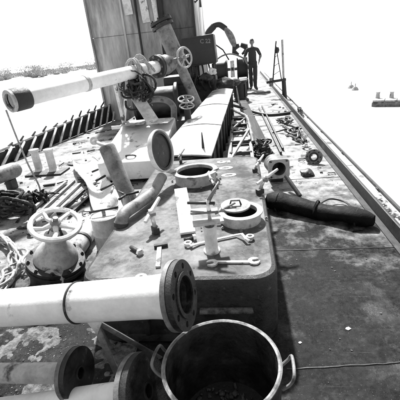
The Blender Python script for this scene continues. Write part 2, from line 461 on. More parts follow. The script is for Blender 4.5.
for (x, r) in ((-1.88, .045), (-2.53, .03)):
    MB().tube([(x, HY-.09, .1), (x, HY-.09, 3.22)], r, 8).build('downpipe', MT['dark'], t)
riv = None
for iz in range(3):
    for i in range(26):
        p = V((hx0+.1+i*.1, HY-.026, 1.03+1.09*iz))
        if riv is None: riv = MB().lathe([(.014, 0), (.01, .008), (0, .011)], (0, 0, 0), (0, -1, 0), n=6).build('rivet', MT['house'], t, V(p)); 
        else: inst(riv, p, None, t)
# the starboard corner flange above the cabinet
MB().box((hx1+.012, HY-.04, 1.63), (.05, .08, 3.26), None, .008).build('corner_angle', MT['dark'], t)
MB().tube([(hx1+.06, HY-.05, 2.72), (hx1+.20, HY-.05, 2.80), (hx1+.2, HY-.05, 2.6)], .03, 7).build('lamp_bracket', MT['rust'], t)

# ============================================================ RAISED TRUNK WITH TWO HATCHES
TX0, TX1, TY0, TY1, TZ = -1.0, .155, 1.58, 3.92, .45
t = thing('tank_trunk', ((TX0+TX1)/2, (TY0+TY1)/2, 0), 'low grey tank trunk with rounded corners, two hatches and painted 500', 'tank trunk')
def slab(x0, x1, y0, y1, z0, z1, rc=.13, bv=.03, crown=.0):
    mb = MB(); prof = [(0, z0), (0, z1-bv), (bv*.3, z1-bv*.3), (bv, z1)]
    loops = []
    for (ins, z) in prof:
        loops.append([V((x, y, z)) for (x, y) in rrect(x0+ins, x1-ins, y0+ins, y1-ins, rc-ins*.5)])
    n = len(loops[0]); vs = [p for l in loops for p in l]; fs = []
    for i in range(len(loops)-1):
        for k in range(n): fs.append((i*n+k, i*n+(k+1) % n, (i+1)*n+(k+1) % n, (i+1)*n+k))
    mb.add(vs, fs, True)
    return mb, loops[-1]
mb, top = slab(TX0, TX1, TY0, TY1, 0, TZ)
HA, HB = P(195, 170, TZ+.11), P(244, 210, TZ+.08); HA.z = TZ; HB.z = TZ
HAr, HBr = .185, .130; HB.x -= .025
mb.build('trunk_side', MT['rust'], t)  # sides darker than the top plate, shade put into their colour
def flatring(c, r, n=40): return [(c.x+r*math.cos(2*math.pi*k/n), c.y+r*math.sin(2*math.pi*k/n)) for k in range(n)]
tp = MB().prism([(p.x, p.y) for p in top], [flatring(HA, HAr), flatring(HB, HBr)], .012, (0, 0, TZ-.012))
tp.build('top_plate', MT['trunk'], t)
# welded footing strip and stiffeners on the dark front face
MB().box(((TX0+TX1)/2, TY0-.006, .04), (TX1-TX0-.3, .02, .05), None, .004).build('footing', MT['rust'], t)
q = PY(226, 313, TY0-.04)
rough(MB().box((q.x, TY0-.022, q.z), (.30, .04, .022), None, .006), .006, 30).build('front_ledge', MT['mud'], bpy.data.objects['tank_trunk'])
for x in (-.62, -.40): MB().box((x, TY0-.012, .24), (.03, .03, .34), None, .004).build('stiffener', MT['rust'], t)
def hatch(c, r, h, rimw, nb, name='hatch_coaming'):
    z = TZ
    co = MB().lathe([(r+.012, -.0), (r+.012, h-.012), (r+rimw, h-.010), (r+rimw, h), (r-.006, h+.004), (r-.012, h), (r-.012, h-.03)], c, n=48).build(name, MT['pale'], t)
    MB().lathe([(r-.012, h-.03), (r-.013, -.3)], c, n=48).build('hatch_throat', MT['dark'], co)  # wall and floor coloured dark, shade inside the hatch painted in
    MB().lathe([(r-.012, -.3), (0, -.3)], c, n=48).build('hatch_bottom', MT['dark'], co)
    bolt_ring(co, c+V((0, 0, .006)), (0, 0, 1), r+.05, nb, .011, .010, 'mid')
hatch(HA, HAr, .11, .035, 10)
hatch(HB, HBr, .08, .028, 8)
# stencilled number beside the aft hatch
q = P(224, 169, TZ)
for ch, (px, py) in (('5', (223, 162)), ('0', (225, 168)), ('0', (228, 175))):
    q = P(px, py, TZ+.003)
    text_mesh(ch, .19, 'lettering', MT['paint'], t, q, Matrix.Rotation(R(-84), 3, 'Z'), .0008)

# hatch A lid, standing open on its hinge
lc = PY(160.5, 151, 3.12)
ax = V((.93, -.26, .16)).normalized()
t = thing('hatch_lid', HA + V((-HAr, 0, .11)), 'round hatch lid standing open on its hinge, dark inner face', 'hatch lid')
MB().lathe([(0, -.03), (.15, -.035), (.188, -.02), (.2, .0), (.2, .03), (.19, .03), (.186, .004), (0, .0)], lc, ax, n=40, ecc=1.0).build('lid_shell', MT['white'], t)
MB().lathe([(.183, .0055), (0, .012)], lc, ax, n=40).build('inner_face', MT['rust'], t)
MB().lathe([(.178, .008), (.178, .02), (.16, .02), (.16, .008)], lc, ax, n=40).build('gasket', MT['black'], t)
hp = HA + V((-HAr-.005, -.01, .10))
MB().tube([lc + V((.03, 0, -.19)), hp], [.022, .026], 8).build('hinge_arm', MT['pale'], t)
MB().tube([hp+V((0, -.06, 0)), hp+V((0, .06, 0))], .018, 8).build('hinge_pin', MT['mid'], t)

# hatch B lid: plain disc slid half across
t = thing('loose_hatch_disc', HB+V((-.04, .06, .085)), 'loose grey steel disc slid half over the nearer hatch opening', 'hatch disc')
q = HB + V((-.035, .055, .088))
MB().prism(circ(.108, 36), [], .012, q, Matrix.Rotation(R(3), 3, 'X')).build('plate', MT['mid'], t)
MB().tube([q+V((-.04, 0, .01)), q+V((-.03, 0, .045)), q+V((.03, 0, .045)), q+V((.04, 0, .01))], .007, 6).build('lifting_handle', MT['rust'], t)

# ---- swing dogs (wing bolts) round the hatches
def dog(name, o, label, ang, hand_ang, s=1.0, hm='white', group='swing bolts round the hatches', tilt=.35):
    t = thing(name, o, label, 'wing bolt', group)
    d = V((math.cos(ang), math.sin(ang), 0)); e = V((-d.y, d.x, 0))
    rt = Matrix((d, e, V((0, 0, 1)))).transposed()
    lug = MB().box(o+V((0, 0, .02*s)), (.05*s, .034*s, .034*s), rt, .006).build('lug', MT['rust'], t)
    top = o + (d*.05 + V((0, 0, .12)))*s
    MB().tube([o+V((0, 0, .03*s)), top], .011*s, 8).build('shank', MT['tool'], t)
    MB().lathe([(.0, -.014*s), (.024*s, -.014*s), (.026*s, .0), (.018*s, .014*s), (0, .014*s)], o.lerp(top, .8), top-o, n=12).build('nut', MT['mid'], t)
    hd = V((math.cos(hand_ang), math.sin(hand_ang), tilt)).normalized()
    c = o.lerp(top, .85)
    MB().tube([c-hd*.07*s, c, c+hd*.115*s], [.010*s, .013*s, .009*s], 8).build('handle', MT[hm], t)
    return t
dog('wing_bolt', P(216, 188, TZ), 'wing bolt standing beside the far hatch under the painted number', R(200), R(110), .9)
dog('wing_bolt', P(181, 163, TZ), 'wing bolt behind the far hatch with its handle raised', R(90), R(70), .9, 'mid')
dog('wing_bolt', P(208, 181, TZ), 'wing bolt on the near rim of the far hatch', R(-60), R(10), .9, 'mid')
dog('wing_bolt', P(255, 172, TZ+.0), 'wing bolt on the trunk edge beside the open pipe stub', R(10), R(62), 1.0)
dog('wing_bolt', P(260, 194, TZ), 'wing bolt with long pale handle between nearer hatch and black roll', R(30), R(35), 1.25)
dog('wing_bolt', P(156, 233, TZ), 'wing bolt standing alone in front of the bent dark pipe', R(120), R(75), 1.35)
dog('wing_bolt', P(228, 222, TZ), 'wing bolt beside the clamp post and nearer hatch', R(150), R(20), .9, 'mid')

# ---- pale board leaning on the far hatch
a, c = P(180.5, 189, TZ+.10), P(188, 233, TZ+.02)
dd = (c-a); rt = basis(dd, (0, 0, 1))
tag(MB().box((a+c)/2, (.105, .018, dd.length), rt, .004).build('board', MT['white'], None, c), 'white flat board leaning on the far hatch rim', 'board')

# ---- clamp post
o = P(212, 251, TZ)
t = thing('clamp_post', o, 'short white pipe post with clamp plates and tee handle on the trunk', 'clamp post')
MB().lathe([(.052, 0), (.052, .012), (.040, .016), (.040, .17), (.03, .176), (.03, .02)], o, n=24).build('post', MT['white'], t)
MB().box(o+V((-.01, .03, .19)), (.19, .07, .02), Matrix.Rotation(R(12), 3, 'Z'), .005).build('lower_plate', MT['pale'], t)
MB().box(o+V((-.03, .05, .255)), (.17, .06, .018), Matrix.Rotation(R(5), 3, 'Z'), .005).build('upper_plate', MT['mid'], t)
MB().tube([o+V((-.0, .04, .16)), o+V((0, .04, .33))], .013, 8).build('screw', MT['tool'], t)
MB().tube([o+V((-.13, .07, .305)), o+V((.04, .03, .312))], .010, 8).build('tee_handle', MT['dark'], t)
MB().tube([o+V((.0, .04, .32)), o+V((.07, .10, .42))], [.013, .008], 8).build('lever', MT['mid'], t)

# ---- spanners
def spanner_outline(L, w, hr, jaw):
    out = []
    def head(cx, sgn, ang):
        pts = []
        for k in range(15):
            a = R(140) - R(280)*k/14
            pts.append((hr*math.cos(a), hr*math.sin(a)))
        # jaw slot opening at +x
        a0 = R(28)
        pts = []
        for k in range(13):
            a = R(164) - (R(164)-a0)*k/12; pts.append((hr*math.cos(a), hr*math.sin(a)))
        pts += [(hr*.95, jaw), (-hr*.15, jaw), (-hr*.4, 0), (-hr*.15, -jaw), (hr*.95, -jaw)]
        for k in range(13):
            a = -a0 - (R(164)-a0)*k/12; pts.append((hr*math.cos(a), hr*math.sin(a)))
        ca, sa = math.cos(ang), math.sin(ang)
        return [(cx + sgn*(x*ca-y*sa), sgn*(x*sa+y*ca)) for (x, y) in pts]
    return head(L/2, 1, R(15)) + head(-L/2, -1, R(15))
a, c = P(212, 263, TZ+.008), P(254, 261, TZ+.008)
dd = c-a; rt = Matrix((dd.normalized(), V((-dd.y, dd.x, 0)).normalized(), V((0, 0, 1)))).transposed()
tag(MB().prism(spanner_outline(dd.length, .02, .034, .013), (), .012, (a+c)/2 - V((0, 0, .007)), rt).build('spanner', MT['tool'], None, (a+c)/2), 'double open ended spanner lying across the trunk front', 'spanner')
t = thing('ring_spanner', P(222, 243, TZ), 'cranked ring spanner lying behind the open ended spanner', 'spanner')
pp = [P(190, 246, TZ+.02), P(200, 243, TZ+.012), P(236, 235, TZ+.014), P(242, 234, TZ+.035), P(246, 239, TZ+.03), P(249, 241, TZ+.018)]
MB().tube(pp, [.012, .010, .010, .010, .010, .012], 8, flat=.6).build('shaft', MT['tool'], t)
for q in (P(250, 237, TZ+.018), P(188, 243.5, TZ+.018)):
    MB().lathe([(.026, -.01), (.026, .01), (.015, .01), (.015, -.01)], q, n=18, closed=True).build('ring_head', MT['tool'], t)
# tee key lying at the left, short bolts, washer
t = thing('tee_key', P(159, 256, TZ), 'flat tee shaped key lying by the lone wing bolt', 'tee key')
a, c = P(159.5, 246, TZ+.008), P(158, 267, TZ+.008)
MB().box((a+c)/2, (.03, .012, (c-a).length), basis(c-a, (0, 0, 1)), .003).build('blade', MT['pale'], t)
MB().box(a+V((.01, 0, .006)), (.09, .026, .02), Matrix.Rotation(R(15), 3, 'Z'), .004).build('cross_bar', MT['rust'], t)
for (x0, y0, x1, y1, lb) in ((131, 247, 139, 252, 'short dark bolt lying alone left of the tee key'), (184, 240, 193, 238, 'short bolt lying against the white board end'), ):
    a, c = P(x0, y0, TZ+.016), P(x1, y1, TZ+.016)
    t = thing('loose_bolt', (a+c)/2, lb, 'bolt')
    MB().tube([a, c], .013, 8).build('shank', MT['rust'], t)
    MB().prism(circ(.024, 6), (), .02, c, basis(c-a)).build('head', MT['tool'], t)
q = P(141, 278, TZ+.004)
tag(MB().lathe([(.036, 0), (.036, .007), (.016, .007), (.016, 0)], q, n=20, closed=True).build('washer', MT['pale'], None, q), 'flat pale washer lying near the front edge of the trunk', 'washer')

# ---- bent dark pipe (elbow) on the port edge of the trunk
pts = bez([P(162, 177, TZ+.13), P(153, 192, TZ+.08), P(138, 204, TZ+.075), P(126, 212, TZ+.075), P(122, 219, TZ+.05), P(121, 226, TZ+.0)], 8)
t = thing('bent_pipe', pts[-1], 'dark bent pipe lying over the port edge of the trunk', 'pipe')
MB().tube(pts, [.048]*(len(pts)-6)+[.052]*6, 16).build('barrel', MT['mid'], t)
dv = (pts[-1]-pts[-3]).normalized()
MB().lathe([(.055, -.03), (.055, .0), (.042, .0), (.042, -.03)], pts[-1], dv, n=18, closed=True).build('collar', MT['rust'], t)

# ============================================================ SLOPING CASING BEYOND THE TRUNK
t = thing('engine_casing', (-.6, 6.2, 0), 'long sloping casing with sunlit white top sheet forward of the trunk', 'casing')
c0, c1 = P(213, 151, TZ), P(233, 89, .70); c0 += (c0-c1)*.04
l0, l1 = P(160, 158, TZ), P(211, 93, .70)
l0 = V((-1.10, c0.y+.02, TZ)); l1 = V((-.68, c1.y, .70))
mb = MB()
nn_ = 14; vs = []; fs = []
for i in range(nn_+1):
    u = i/nn_; a = l0.lerp(l1, u); c = c0.lerp(c1, u)
    for k in range(7):
        s_ = k/6; p = a.lerp(c, s_); p.z += .035*math.sin(math.pi*s_) + .008*noise.noise(p*2.3); vs.append(p)
for i in range(nn_):
    for k in range(6): q = i*7+k; fs.append((q, q+1, q+8, q+7))
m2 = len(vs); vs += [p - V((0, 0, .02)) for p in vs]
fs2 = [tuple(i+m2 for i in reversed(f)) for f in fs]
edge = [i*7+6 for i in range(nn_+1)]; edl = [i*7 for i in range(nn_+1)]
fs3 = [(edge[i], edge[i]+m2, edge[i+1]+m2, edge[i+1]) for i in range(nn_)] + [(edl[i+1], edl[i+1]+m2, edl[i]+m2, edl[i]) for i in range(nn_)]
fs3 += [(k, k+m2, k+1+m2, k+1) for k in range(6)] + [(nn_*7+k+1, nn_*7+k+1+m2, nn_*7+k+m2, nn_*7+k) for k in range(6)]
mb.add(vs, fs+fs2+fs3, True); mb.build('top_sheet', MT['casing'], t)
for u in (.3, .62):
    MB().tube([l0.lerp(l1, u).lerp(c0.lerp(c1, u), k/10) + V((0, 0, .036*math.sin(math.pi*k/10)+.002)) for k in range(11)], .008, 6).build('seam_bead', MT['pale'], t)
mb = MB()
ins = .03
q = [V((l0.x+ins, l0.y+ins, 0)), V((c0.x-ins, c0.y+ins, 0)), V((c1.x-ins, c1.y-ins, 0)), V((l1.x+ins, l1.y-ins, 0))]
mb.add(q + [V((p.x, p.y, (TZ if i < 2 else .70)-.022)) for i, p in enumerate(q)], [(0, 1, 5, 4), (1, 2, 6, 5), (2, 3, 7, 6), (3, 0, 4, 7), (4, 5, 6, 7), (3, 2, 1, 0)])
mb.build('casing_side', MT['dark'], t)
for i in range(9):
    u = (i+.5)/9; p = c0.lerp(c1, u)
    MB().box((p.x-.012, p.y, p.z/2-.02), (.03, .05, p.z-.04), None, .005).build('frame_rib', MT['rust'], t)
# slot and small peg on the near end of the sheet
p = P(203, 146, TZ+.05)
tag(MB().lathe([(.02, -.05), (.014, .05), (.006, .17), (0, .18)], p, n=8).build('marlin_spike', MT['rust'], None, p-V((0, 0, .05))), 'thin dark spike standing on the near end of the white casing', 'spike')

# ---- open lattice frame lying between casing and walkway
t = thing('steel_frame', (-.02, 6.2, 0), 'open welded steel frame of bars lying beside the white casing', 'frame')
def bar(p0, p1, w, h, m, parent, name='bar'):
    p0, p1 = V(p0), V(p1); dd = p1-p0
    return MB().box((p0+p1)/2, (w, h, dd.length), basis(dd, (0, 0, 1)), .004).build(name, MT[m], parent)
fx0, fx1 = -.22, .12
bar((fx0, 4.15, .10), (fx0, 8.6, .10), .05, .06, 'mid', t, 'long_bar'); bar((fx1, 4.15, .10), (fx1-.02, 8.6, .10), .05, .06, 'mid', t, 'long_bar')
for y in (4.5, 5.2, 5.9, 6.6, 7.3, 8.0): bar((fx0, y, .115), (fx1, y, .115), .05, .06, 'rust', t, 'cross_bar')
bar((fx0-.05, 4.3, .16), (fx1, 6.2, .28), .035, .035, 'mid', t, 'brace'); bar((fx0, 6.7, .17), (fx1, 8.0, .17), .03, .03, 'mid', t, 'brace')
for i in range(3):
    y = 4.55 + i*.72
    MB().box((-.05, y+.3, .05), (.29, .6, .012), None, .003).build('infill_plate', MT['white'], t)
pts = bez([P(229, 108, .35), P(240, 113, .40), P(247, 118, .36), P(251, 132, .25), P(253, 142, .15)], 8)
t = thing('bent_rail', pts[-1], 'bent grey tube rail looping over the steel frame', 'rail')
MB().tube(pts, .03, 10).build('tube', MT['mid'], t)
for p_ in (pts[0], pts[20]): MB().tube([p_, V((p_.x, p_.y, .0))], .018, 8).build('leg', MT['rust'], t)

# ---- dark beam and angle irons on the walkway side
t = thing('timber_baulk', P(255, 125, 0), 'long dark wet timber baulk lying between steel frame and walkway', 'timber')
a, c = P(243, 103, .08), P(264, 153, .08)
MB().box((a+c)/2, (.20, .16, (c-a).length), basis(c-a, (0, 0, 1)), .02).build('beam', MT['timber'], t)
for u in (.1, .5, .9):
    p = a.lerp(c, u); MB().box(p+V((0, 0, .002)), (.215, .05, .168), None, .004).build('strap', MT['rust'], t)
for i, (x0, y0, x1, y1) in enumerate(((259, 108, 281, 153), (262, 106, 283, 149))):
    a, c = P(x0, y0, .03), P(x1, y1, .03)
    tag(MB().box((a+c)/2, (.03, .045, (c-a).length), basis(c-a, (0, 0, 1)), .003).build('angle_iron', MT['dark'], None, c),
        ('thin dark angle iron lying against the timber baulk', 'thin dark angle iron on the walkway side of its twin')[i], 'angle iron', 'angle irons on the walkway')
# dark lump of chain over the beam end
def chain(path, wire, link, m, parent, every=None):
    """links as separate objects sharing one mesh"""
    w, l = link; proto = None
    loop = []
    for k in range(14):
        a_ = 2*math.pi*k/14; x = math.cos(a_)*w/2; y = math.sin(a_)*w/2 + (l/2-w/2)*(1 if math.sin(a_) > 0 else -1)
        loop.append(V((x, 0, y)))
    step = l - 2.4*wire; acc = 0; i = 0; out = []
    for j in range(len(path)-1):
        a_, c_ = path[j], path[j+1]; seg = (c_-a_).length
        while acc <= seg:
            p = a_.lerp(c_, acc/seg) if seg > 0 else a_
            B = basis(c_-a_); B = B @ Matrix.Rotation(R(90*(i % 2)+20), 3, 'Z')
            if proto is None:
                proto = MB().tube(loop, wire, 6, closed=True).build('link', MT[m], None, (0, 0, 0)); proto.parent = parent; proto.location = p-world_of(parent); proto.rotation_euler = B.to_euler()
            else: inst(proto, p, B, parent)
            acc += step; i += 1
        acc -= seg
t = thing('chain_heap', P(262, 158, .1), 'heap of dark rusty chain piled by the open pipe stub', 'chain')
path = []
o = P(262, 156, 0)
for i in range(90):
    a_ = i*.55; rr_ = .13*(1-.5*i/90)
    path.append(o + V((rr_*math.cos(a_)+.07*noise.noise(V((i*.31, 0, 0))), rr_*1.4*math.sin(a_)+.12*noise.noise(V((0, i*.23, 5))), .03+.25*(i/90)*(.6+.4*math.sin(a_*.7)))))
chain(path, .014, (.055, .095), 'rust', t)

# ---- open pipe stub
t = thing('pipe_stub', P(279, 182, 0), 'short wide pipe stub with open square-flanged end facing aft', 'pipe stub')
o = P(279, 169, .20); ax = V((.10, -1, .12)).normalized()
MB().lathe([(.115, -.42), (.115, 0), (.082, 0), (.078, -.40), (0, -.40)], o, ax, n=28).build('barrel', MT['mid'], t)
B_ = basis(ax)
MB().prism(rrect(-.128, .128, -.118, .118, .045), [circ(.082, 24)], .03, o-ax*.028, B_).build('flange', MT['pale'], t)
bolt_ring(t, o+ax*.002, ax, .135, 4, .012, .012, 'rust', R(45))
MB().box(o-ax*.2-V((0, 0, .15)), (.16, .22, .10), None, .01).build('saddle', MT['rust'], t)
a, c = P(286, 176, .16), P(300, 196, .02)
tag(MB().tube([a, c], .024, 10).build('iron_rod', MT['dark'], None, c), 'dark iron rod leaning from the pipe stub down to the deck', 'rod')

# ---- black roll on the walkway
a, c = P(268, 200, .085), P(374, 221, .065)
t = thing('tarpaulin_roll', (a+c)/2-V((0, 0, .1)), 'long black rolled tarpaulin lying across the walkway to the gunwale', 'tarpaulin roll')
pts = []; rs = []
for i in range(25):
    u = i/24; p = a.lerp(c, u); p.z += .012*math.sin(u*9) ; pts.append(p)
    rs.append((.110 - .025*u + .006*math.sin(u*17)) * (0.72 if i in (0, 24) else (.93 if i in (1, 23) else 1)))
mb = MB().tube(pts, rs, 22, flat=.85, up=(0, 0, 1))
rough(mb, .02, 5); rough(mb, .008, 16); mb.build('roll', MT['tarp'], t)
fl = []
sm_ = MB(); vs = []; fs = []
dd = (c-a).normalized(); nrm = V((dd.y, -dd.x, 0))
for i in range(21):
    u = .04+.86*i/20; p = a.lerp(c, u); rad = .11-.03*u
    for k, (off, z) in enumerate(((rad*.55, .1), (rad*1.05, .045), (rad*1.3+.05, .016), (rad*1.3+.10+.05*max(0, math.sin((u-.15)*3.3))+.05*noise.noise(V((u*9, 1, 2))), .010))):
        vs.append(V((p.x, p.y, 0)) + nrm*off + V((0, 0, z+.008*noise.noise(V((u*20, k, 0))))))
for i in range(20):
    for k in range(3): q = i*4+k; fs.append((q, q+1, q+5, q+4))
for u in (.12, .5, .86):
    p = a.lerp(c, u); rad = .108-.025*u
    MB().lathe([(rad-.006, -.010), (rad+.004, 0), (rad-.006, .010)], p, dd, n=22).build('lashing', MT['dark'], t)
pts = bez([P(318, 205, .12), P(330, 199, .06), P(345, 202, .03), P(352, 208, .05)], 8)
tag(MB().tube(pts, .009, 6).build('wire_loop', MT['dark'], None, pts[0]), 'thin dark wire loop sticking up behind the black roll', 'wire')

# ---- blind flange and lumps by the kerb
o = P(314, 157, .09)
t = thing('bolted_ring', o-V((0, 0, .09)), 'thick bolted steel ring standing on edge against the kerb', 'ring')
ax = V((-.35, -.92, .35)).normalized()
MB().lathe([(.045, -.02), (.105, -.02), (.115, -.012), (.115, .012), (.105, .02), (.045, .02)], o, ax, n=28, closed=True).build('disc', MT['mid'], t)
MB().lathe([(.065, .02), (.06, .032), (.045, .032), (.04, .0)], o, ax, n=24).build('hub', MT['rust'], t)
bolt_ring(t, o+ax*.02, ax, .088, 8, .010, .010, 'rust')
def lump(name, o, size, m, label, cat, seedv=0, group=None):
    bm = bmesh.new(); bmesh.ops.create_icosphere(bm, subdivisions=3, radius=1.0)
    bm.verts.index_update(); mb = MB(); vs = []
    for v_ in bm.verts:
        p = v_.co.copy(); k_ = 1 + .35*noise.noise(p*1.3+V((seedv, 0, 0))) + .18*noise.noise(p*3.5+V((0, seedv, 0)))
        vs.append(V(o) + V((p.x*size[0]*k_, p.y*size[1]*k_, max(p.z, -.55)*size[2]*k_)))
    mb.add(vs, [[q.index for q in f.verts] for f in bm.faces], True); bm.free()
    return tag(mb.build(name, MT[m], None, V(o)), label, cat, group)
lump('wet_rag', P(307, 173, .025), (.085, .10, .05), 'black', 'crumpled black wet rag on the deck below the bolted ring', 'rag', 3)
# rope and shackle clutter along the kerb
for i, (px, py, sc_, lb) in enumerate(((285, 122, .8, 'tangle of dark rope nearest the ladder post along the kerb'), (292, 131, 1.0, 'tangle of dark rope in the middle of the kerb walkway'), (300, 138, 1.0, 'tangle of dark rope between the others and the bolted ring'))):
    o = P(px, py, .02); pts = []
    for k in range(80):
        a_ = k*.47+i
        nz = noise.noise_vector(V((k*.17, i*7.3, 0)))*.16; pts.append(o + V(((.09+.05*math.sin(k*.31+i))*math.cos(a_*.8)*sc_+nz.x, (.2+.08*math.cos(k*.23))*math.sin(a_*.67)*sc_+nz.y*1.6, .015+.07*abs(noise.noise(V((k*.3, i, 9)))))))
    tag(MB().tube(pts, .018, 6).build('rope_tangle', MT['dark'], None, o), lb, 'rope', 'rope tangles along the kerb')
a, c = P(272, 133, .02), P(287, 129, .06)
tag(MB().tube([a, c], .014, 7).build('marlin_bar', MT['dark'], None, a), 'short dark bar sticking out of the rope tangles', 'bar')
for i, (px, py) in enumerate(((306, 146), (310, 150))):
    o = P(px, py, .04)
    t = thing('shackle', o, 'pale steel shackle lying next to the bolted ring', 'shackle', 'shackles by the ring')
    pts = [o + V((.05*math.cos(a_), .075*math.sin(a_), .01*math.sin(a_*2))) for a_ in [R(-60+300*k/14) for k in range(15)]]
    MB().tube(pts, .016, 8).build('bow', MT['pale'], t); MB().tube([pts[0], pts[-1]], .013, 7).build('pin', MT['mid'], t)
# hose across the far walkway
pts = bez([P(232, 105, .30), P(246, 109, .12), P(258, 113, .05), P(272, 115, .03), P(290, 113, .03)], 10)
tag(MB().tube(pts, .035, 9).build('hose', MT['black'], None, pts[-1]), 'black hose crossing the far walkway to the gunwale', 'hose')

# ============================================================ PERSON
def person(o):
    t = thing('person', o, 'person in dark short-sleeved clothes walking aft along the deck', 'person')
    J = {}
    def v_(k, x, y, z, r): J[k] = (V((x, y, z)), r)
    v_('pel', 0, 0, .97, (.155, .105)); v_('belly', 0, .0, 1.10, (.145, .10)); v_('chest', 0, .0, 1.30, (.175, .115)); v_('sh', 0, .01, 1.43, (.12, .085)); v_('neck', 0, .0, 1.50, (.055, .055)); v_('nk2', 0, -.01, 1.56, (.052, .055))
    for s, n_ in ((1, 'r'), (-1, 'l')):
        v_('s'+n_, .185*s, .01, 1.41, (.085, .075)); lf = .03 if s > 0 else 0; v_('e'+n_, (.285+lf)*s, .07, 1.15+lf, (.055, .055)); v_('w'+n_, (.20+lf)*s, -.08, .95+lf, (.036, .032)); v_('h'+n_, (.19+lf)*s, -.11, .91+lf, (.036, .024))
        fw = -.16 if s > 0 else .12
        v_('t'+n_, .09*s, .0, .86, (.105, .10)); v_('k'+n_, .075*s, fw*.6-.02, .50, (.083, .083)); v_('c'+n_, .065*s, fw*.75+.03, .30, (.075, .078)); v_('a'+n_, .06*s, fw+.03, .10, (.062, .064)); v_('f'+n_, .10*s, fw-.10, .05, (.058, .05)); v_('to'+n_, .115*s, fw-.19, .042, (.048, .038))
    E = [('pel', 'belly'), ('belly', 'chest'), ('chest', 'sh'), ('sh', 'neck'), ('neck', 'nk2')]
    for n_ in 'rl': E += [('sh', 's'+n_), ('s'+n_, 'e'+n_), ('e'+n_, 'w'+n_), ('w'+n_, 'h'+n_), ('pel', 't'+n_), ('t'+n_, 'k'+n_), ('k'+n_, 'c'+n_), ('c'+n_, 'a'+n_), ('a'+n_, 'f'+n_), ('f'+n_, 'to'+n_)]
    keys = list(J); me = bpy.data.meshes.new('body')
    me.from_pydata([J[k][0] for k in keys], [(keys.index(a_), keys.index(c_)) for a_, c_ in E], [])
    ob = bpy.data.objects.new('body', me); COL.objects.link(ob)
    sk = ob.modifiers.new('skin', 'SKIN'); sk.use_smooth_shade = True
    for i, k in enumerate(keys): me.skin_vertices[0].data[i].radius = J[k][1]; me.skin_vertices[0].data[i].use_root = (k == 'pel')
    ss = ob.modifiers.new('sub', 'SUBSURF'); ss.levels = 2; ss.render_levels = 2
    dg = bpy.context.evaluated_depsgraph_get(); dg.update()
    m2 = bpy.data.meshes.new_from_object(ob.evaluated_get(dg)); bpy.data.objects.remove(ob)
    m2.name = 'body'; m2.materials.clear()
    for q in m2.vertices:
        if q.co.z < 1.48: q.co += noise.noise_vector(q.co*9)*.016 + noise.noise_vector(q.co*24)*.006
    for k in ('cloth', 'skin', 'black'): m2.materials.append(MT[k])
    for p in m2.polygons:
        c_ = p.center; p.use_smooth = True
        p.material_index = 1 if (c_.z > 1.49 or (abs(c_.x) > .19 and c_.z < 1.2 and c_.z > .6)) else (2 if c_.z < .11 else 0)
    b_ = bpy.data.objects.new('body', m2); COL.objects.link(b_); b_.parent = t
    # head with face, ears, hair; hands with fingers
    hd = MB(); bm = bmesh.new(); bmesh.ops.create_uvsphere(bm, u_segments=24, v_segments=18, radius=1); bm.verts.index_update(); vs = []
    for q in bm.verts:
        p = q.co.copy(); x, y, z = p.x*.078, p.y*.098, p.z*.118
        if z < 0: x *= 1 - .28*(-z/.118); y = y*(1-.12*(-z/.118)) - .012*(-z/.118)
        if y < -.05 and abs(x) < .018 and -.04 < z < .012: y -= .022*(1-abs(x)/.018)
        if y < -.05 and .012 < abs(x) < .046 and .004 < z < .03: y += .010
        if y < -.05 and abs(x) < .028 and -.062 < z < -.05: y += .006
        vs.append(V((x, y-.012, z+1.655)))
    hd.add(vs, [[q.index for q in f.verts] for f in bm.faces], True); bm.free()
    for s in (1, -1): hd.lathe([(0, -.008), (.022, -.006), (.024, .004), (0, .006)], (s*.079, -.004, 1.65), (s, .3, 0), n=10)
    def P_(mb, nm, m): ob2 = mb.build(nm, MT[m]); ob2.parent = t; return ob2
    P_(hd, 'head', 'skin')
    hr = MB(); bm = bmesh.new(); bmesh.ops.create_uvsphere(bm, u_segments=24, v_segments=16, radius=1); bm.verts.index_update(); vs = []; keep = []
    for q in bm.verts:
        p = q.co; k_ = 1+.06*noise.noise(p*6); vs.append(V((p.x*.084*k_, p.y*.105*k_-.006, p.z*.122*k_+1.662)))
    for f in bm.faces:
        c_ = f.calc_center_median()
        if c_.z > .42 or (c_.y > .1 and c_.z > -.35): keep.append([q.index for q in f.verts])
    hr.add(vs, keep, True); bm.free(); P_(hr, 'hair', 'hair')
    for s in (1, -1):
        for i in range(4):
            p0 = V(((.186+(.03 if s > 0 else 0))*s, -.135+.018*i, .895+(.03 if s > 0 else 0))); ln = (.05, .062, .058, .045)[i]
            P_(MB().tube([p0, p0+V((-.004*s, -.006, -ln*.5)), p0+V((-.016*s, -.010, -ln))], [.0095, .009, .007], 7), 'finger', 'skin')
        p0 = V(((.176+(.03 if s > 0 else 0))*s, -.14, .93+(.03 if s > 0 else 0))); P_(MB().tube([p0, p0+V((-.012*s, -.024, -.025)), p0+V((-.016*s, -.030, -.05))], [.011, .010, .007], 7), 'thumb', 'skin')
    # shirt hem and belt line
    P_(MB().lathe([(.168, 0), (.176, -.05), (.172, -.055)], (0, 0, .99), n=24, ecc=.72), 'shirt_hem', 'cloth')
    return t
po = P(253.5, 91, 0); pt = person(V((po.x, po.y, 0))); pt.rotation_euler = (0, 0, R(4))

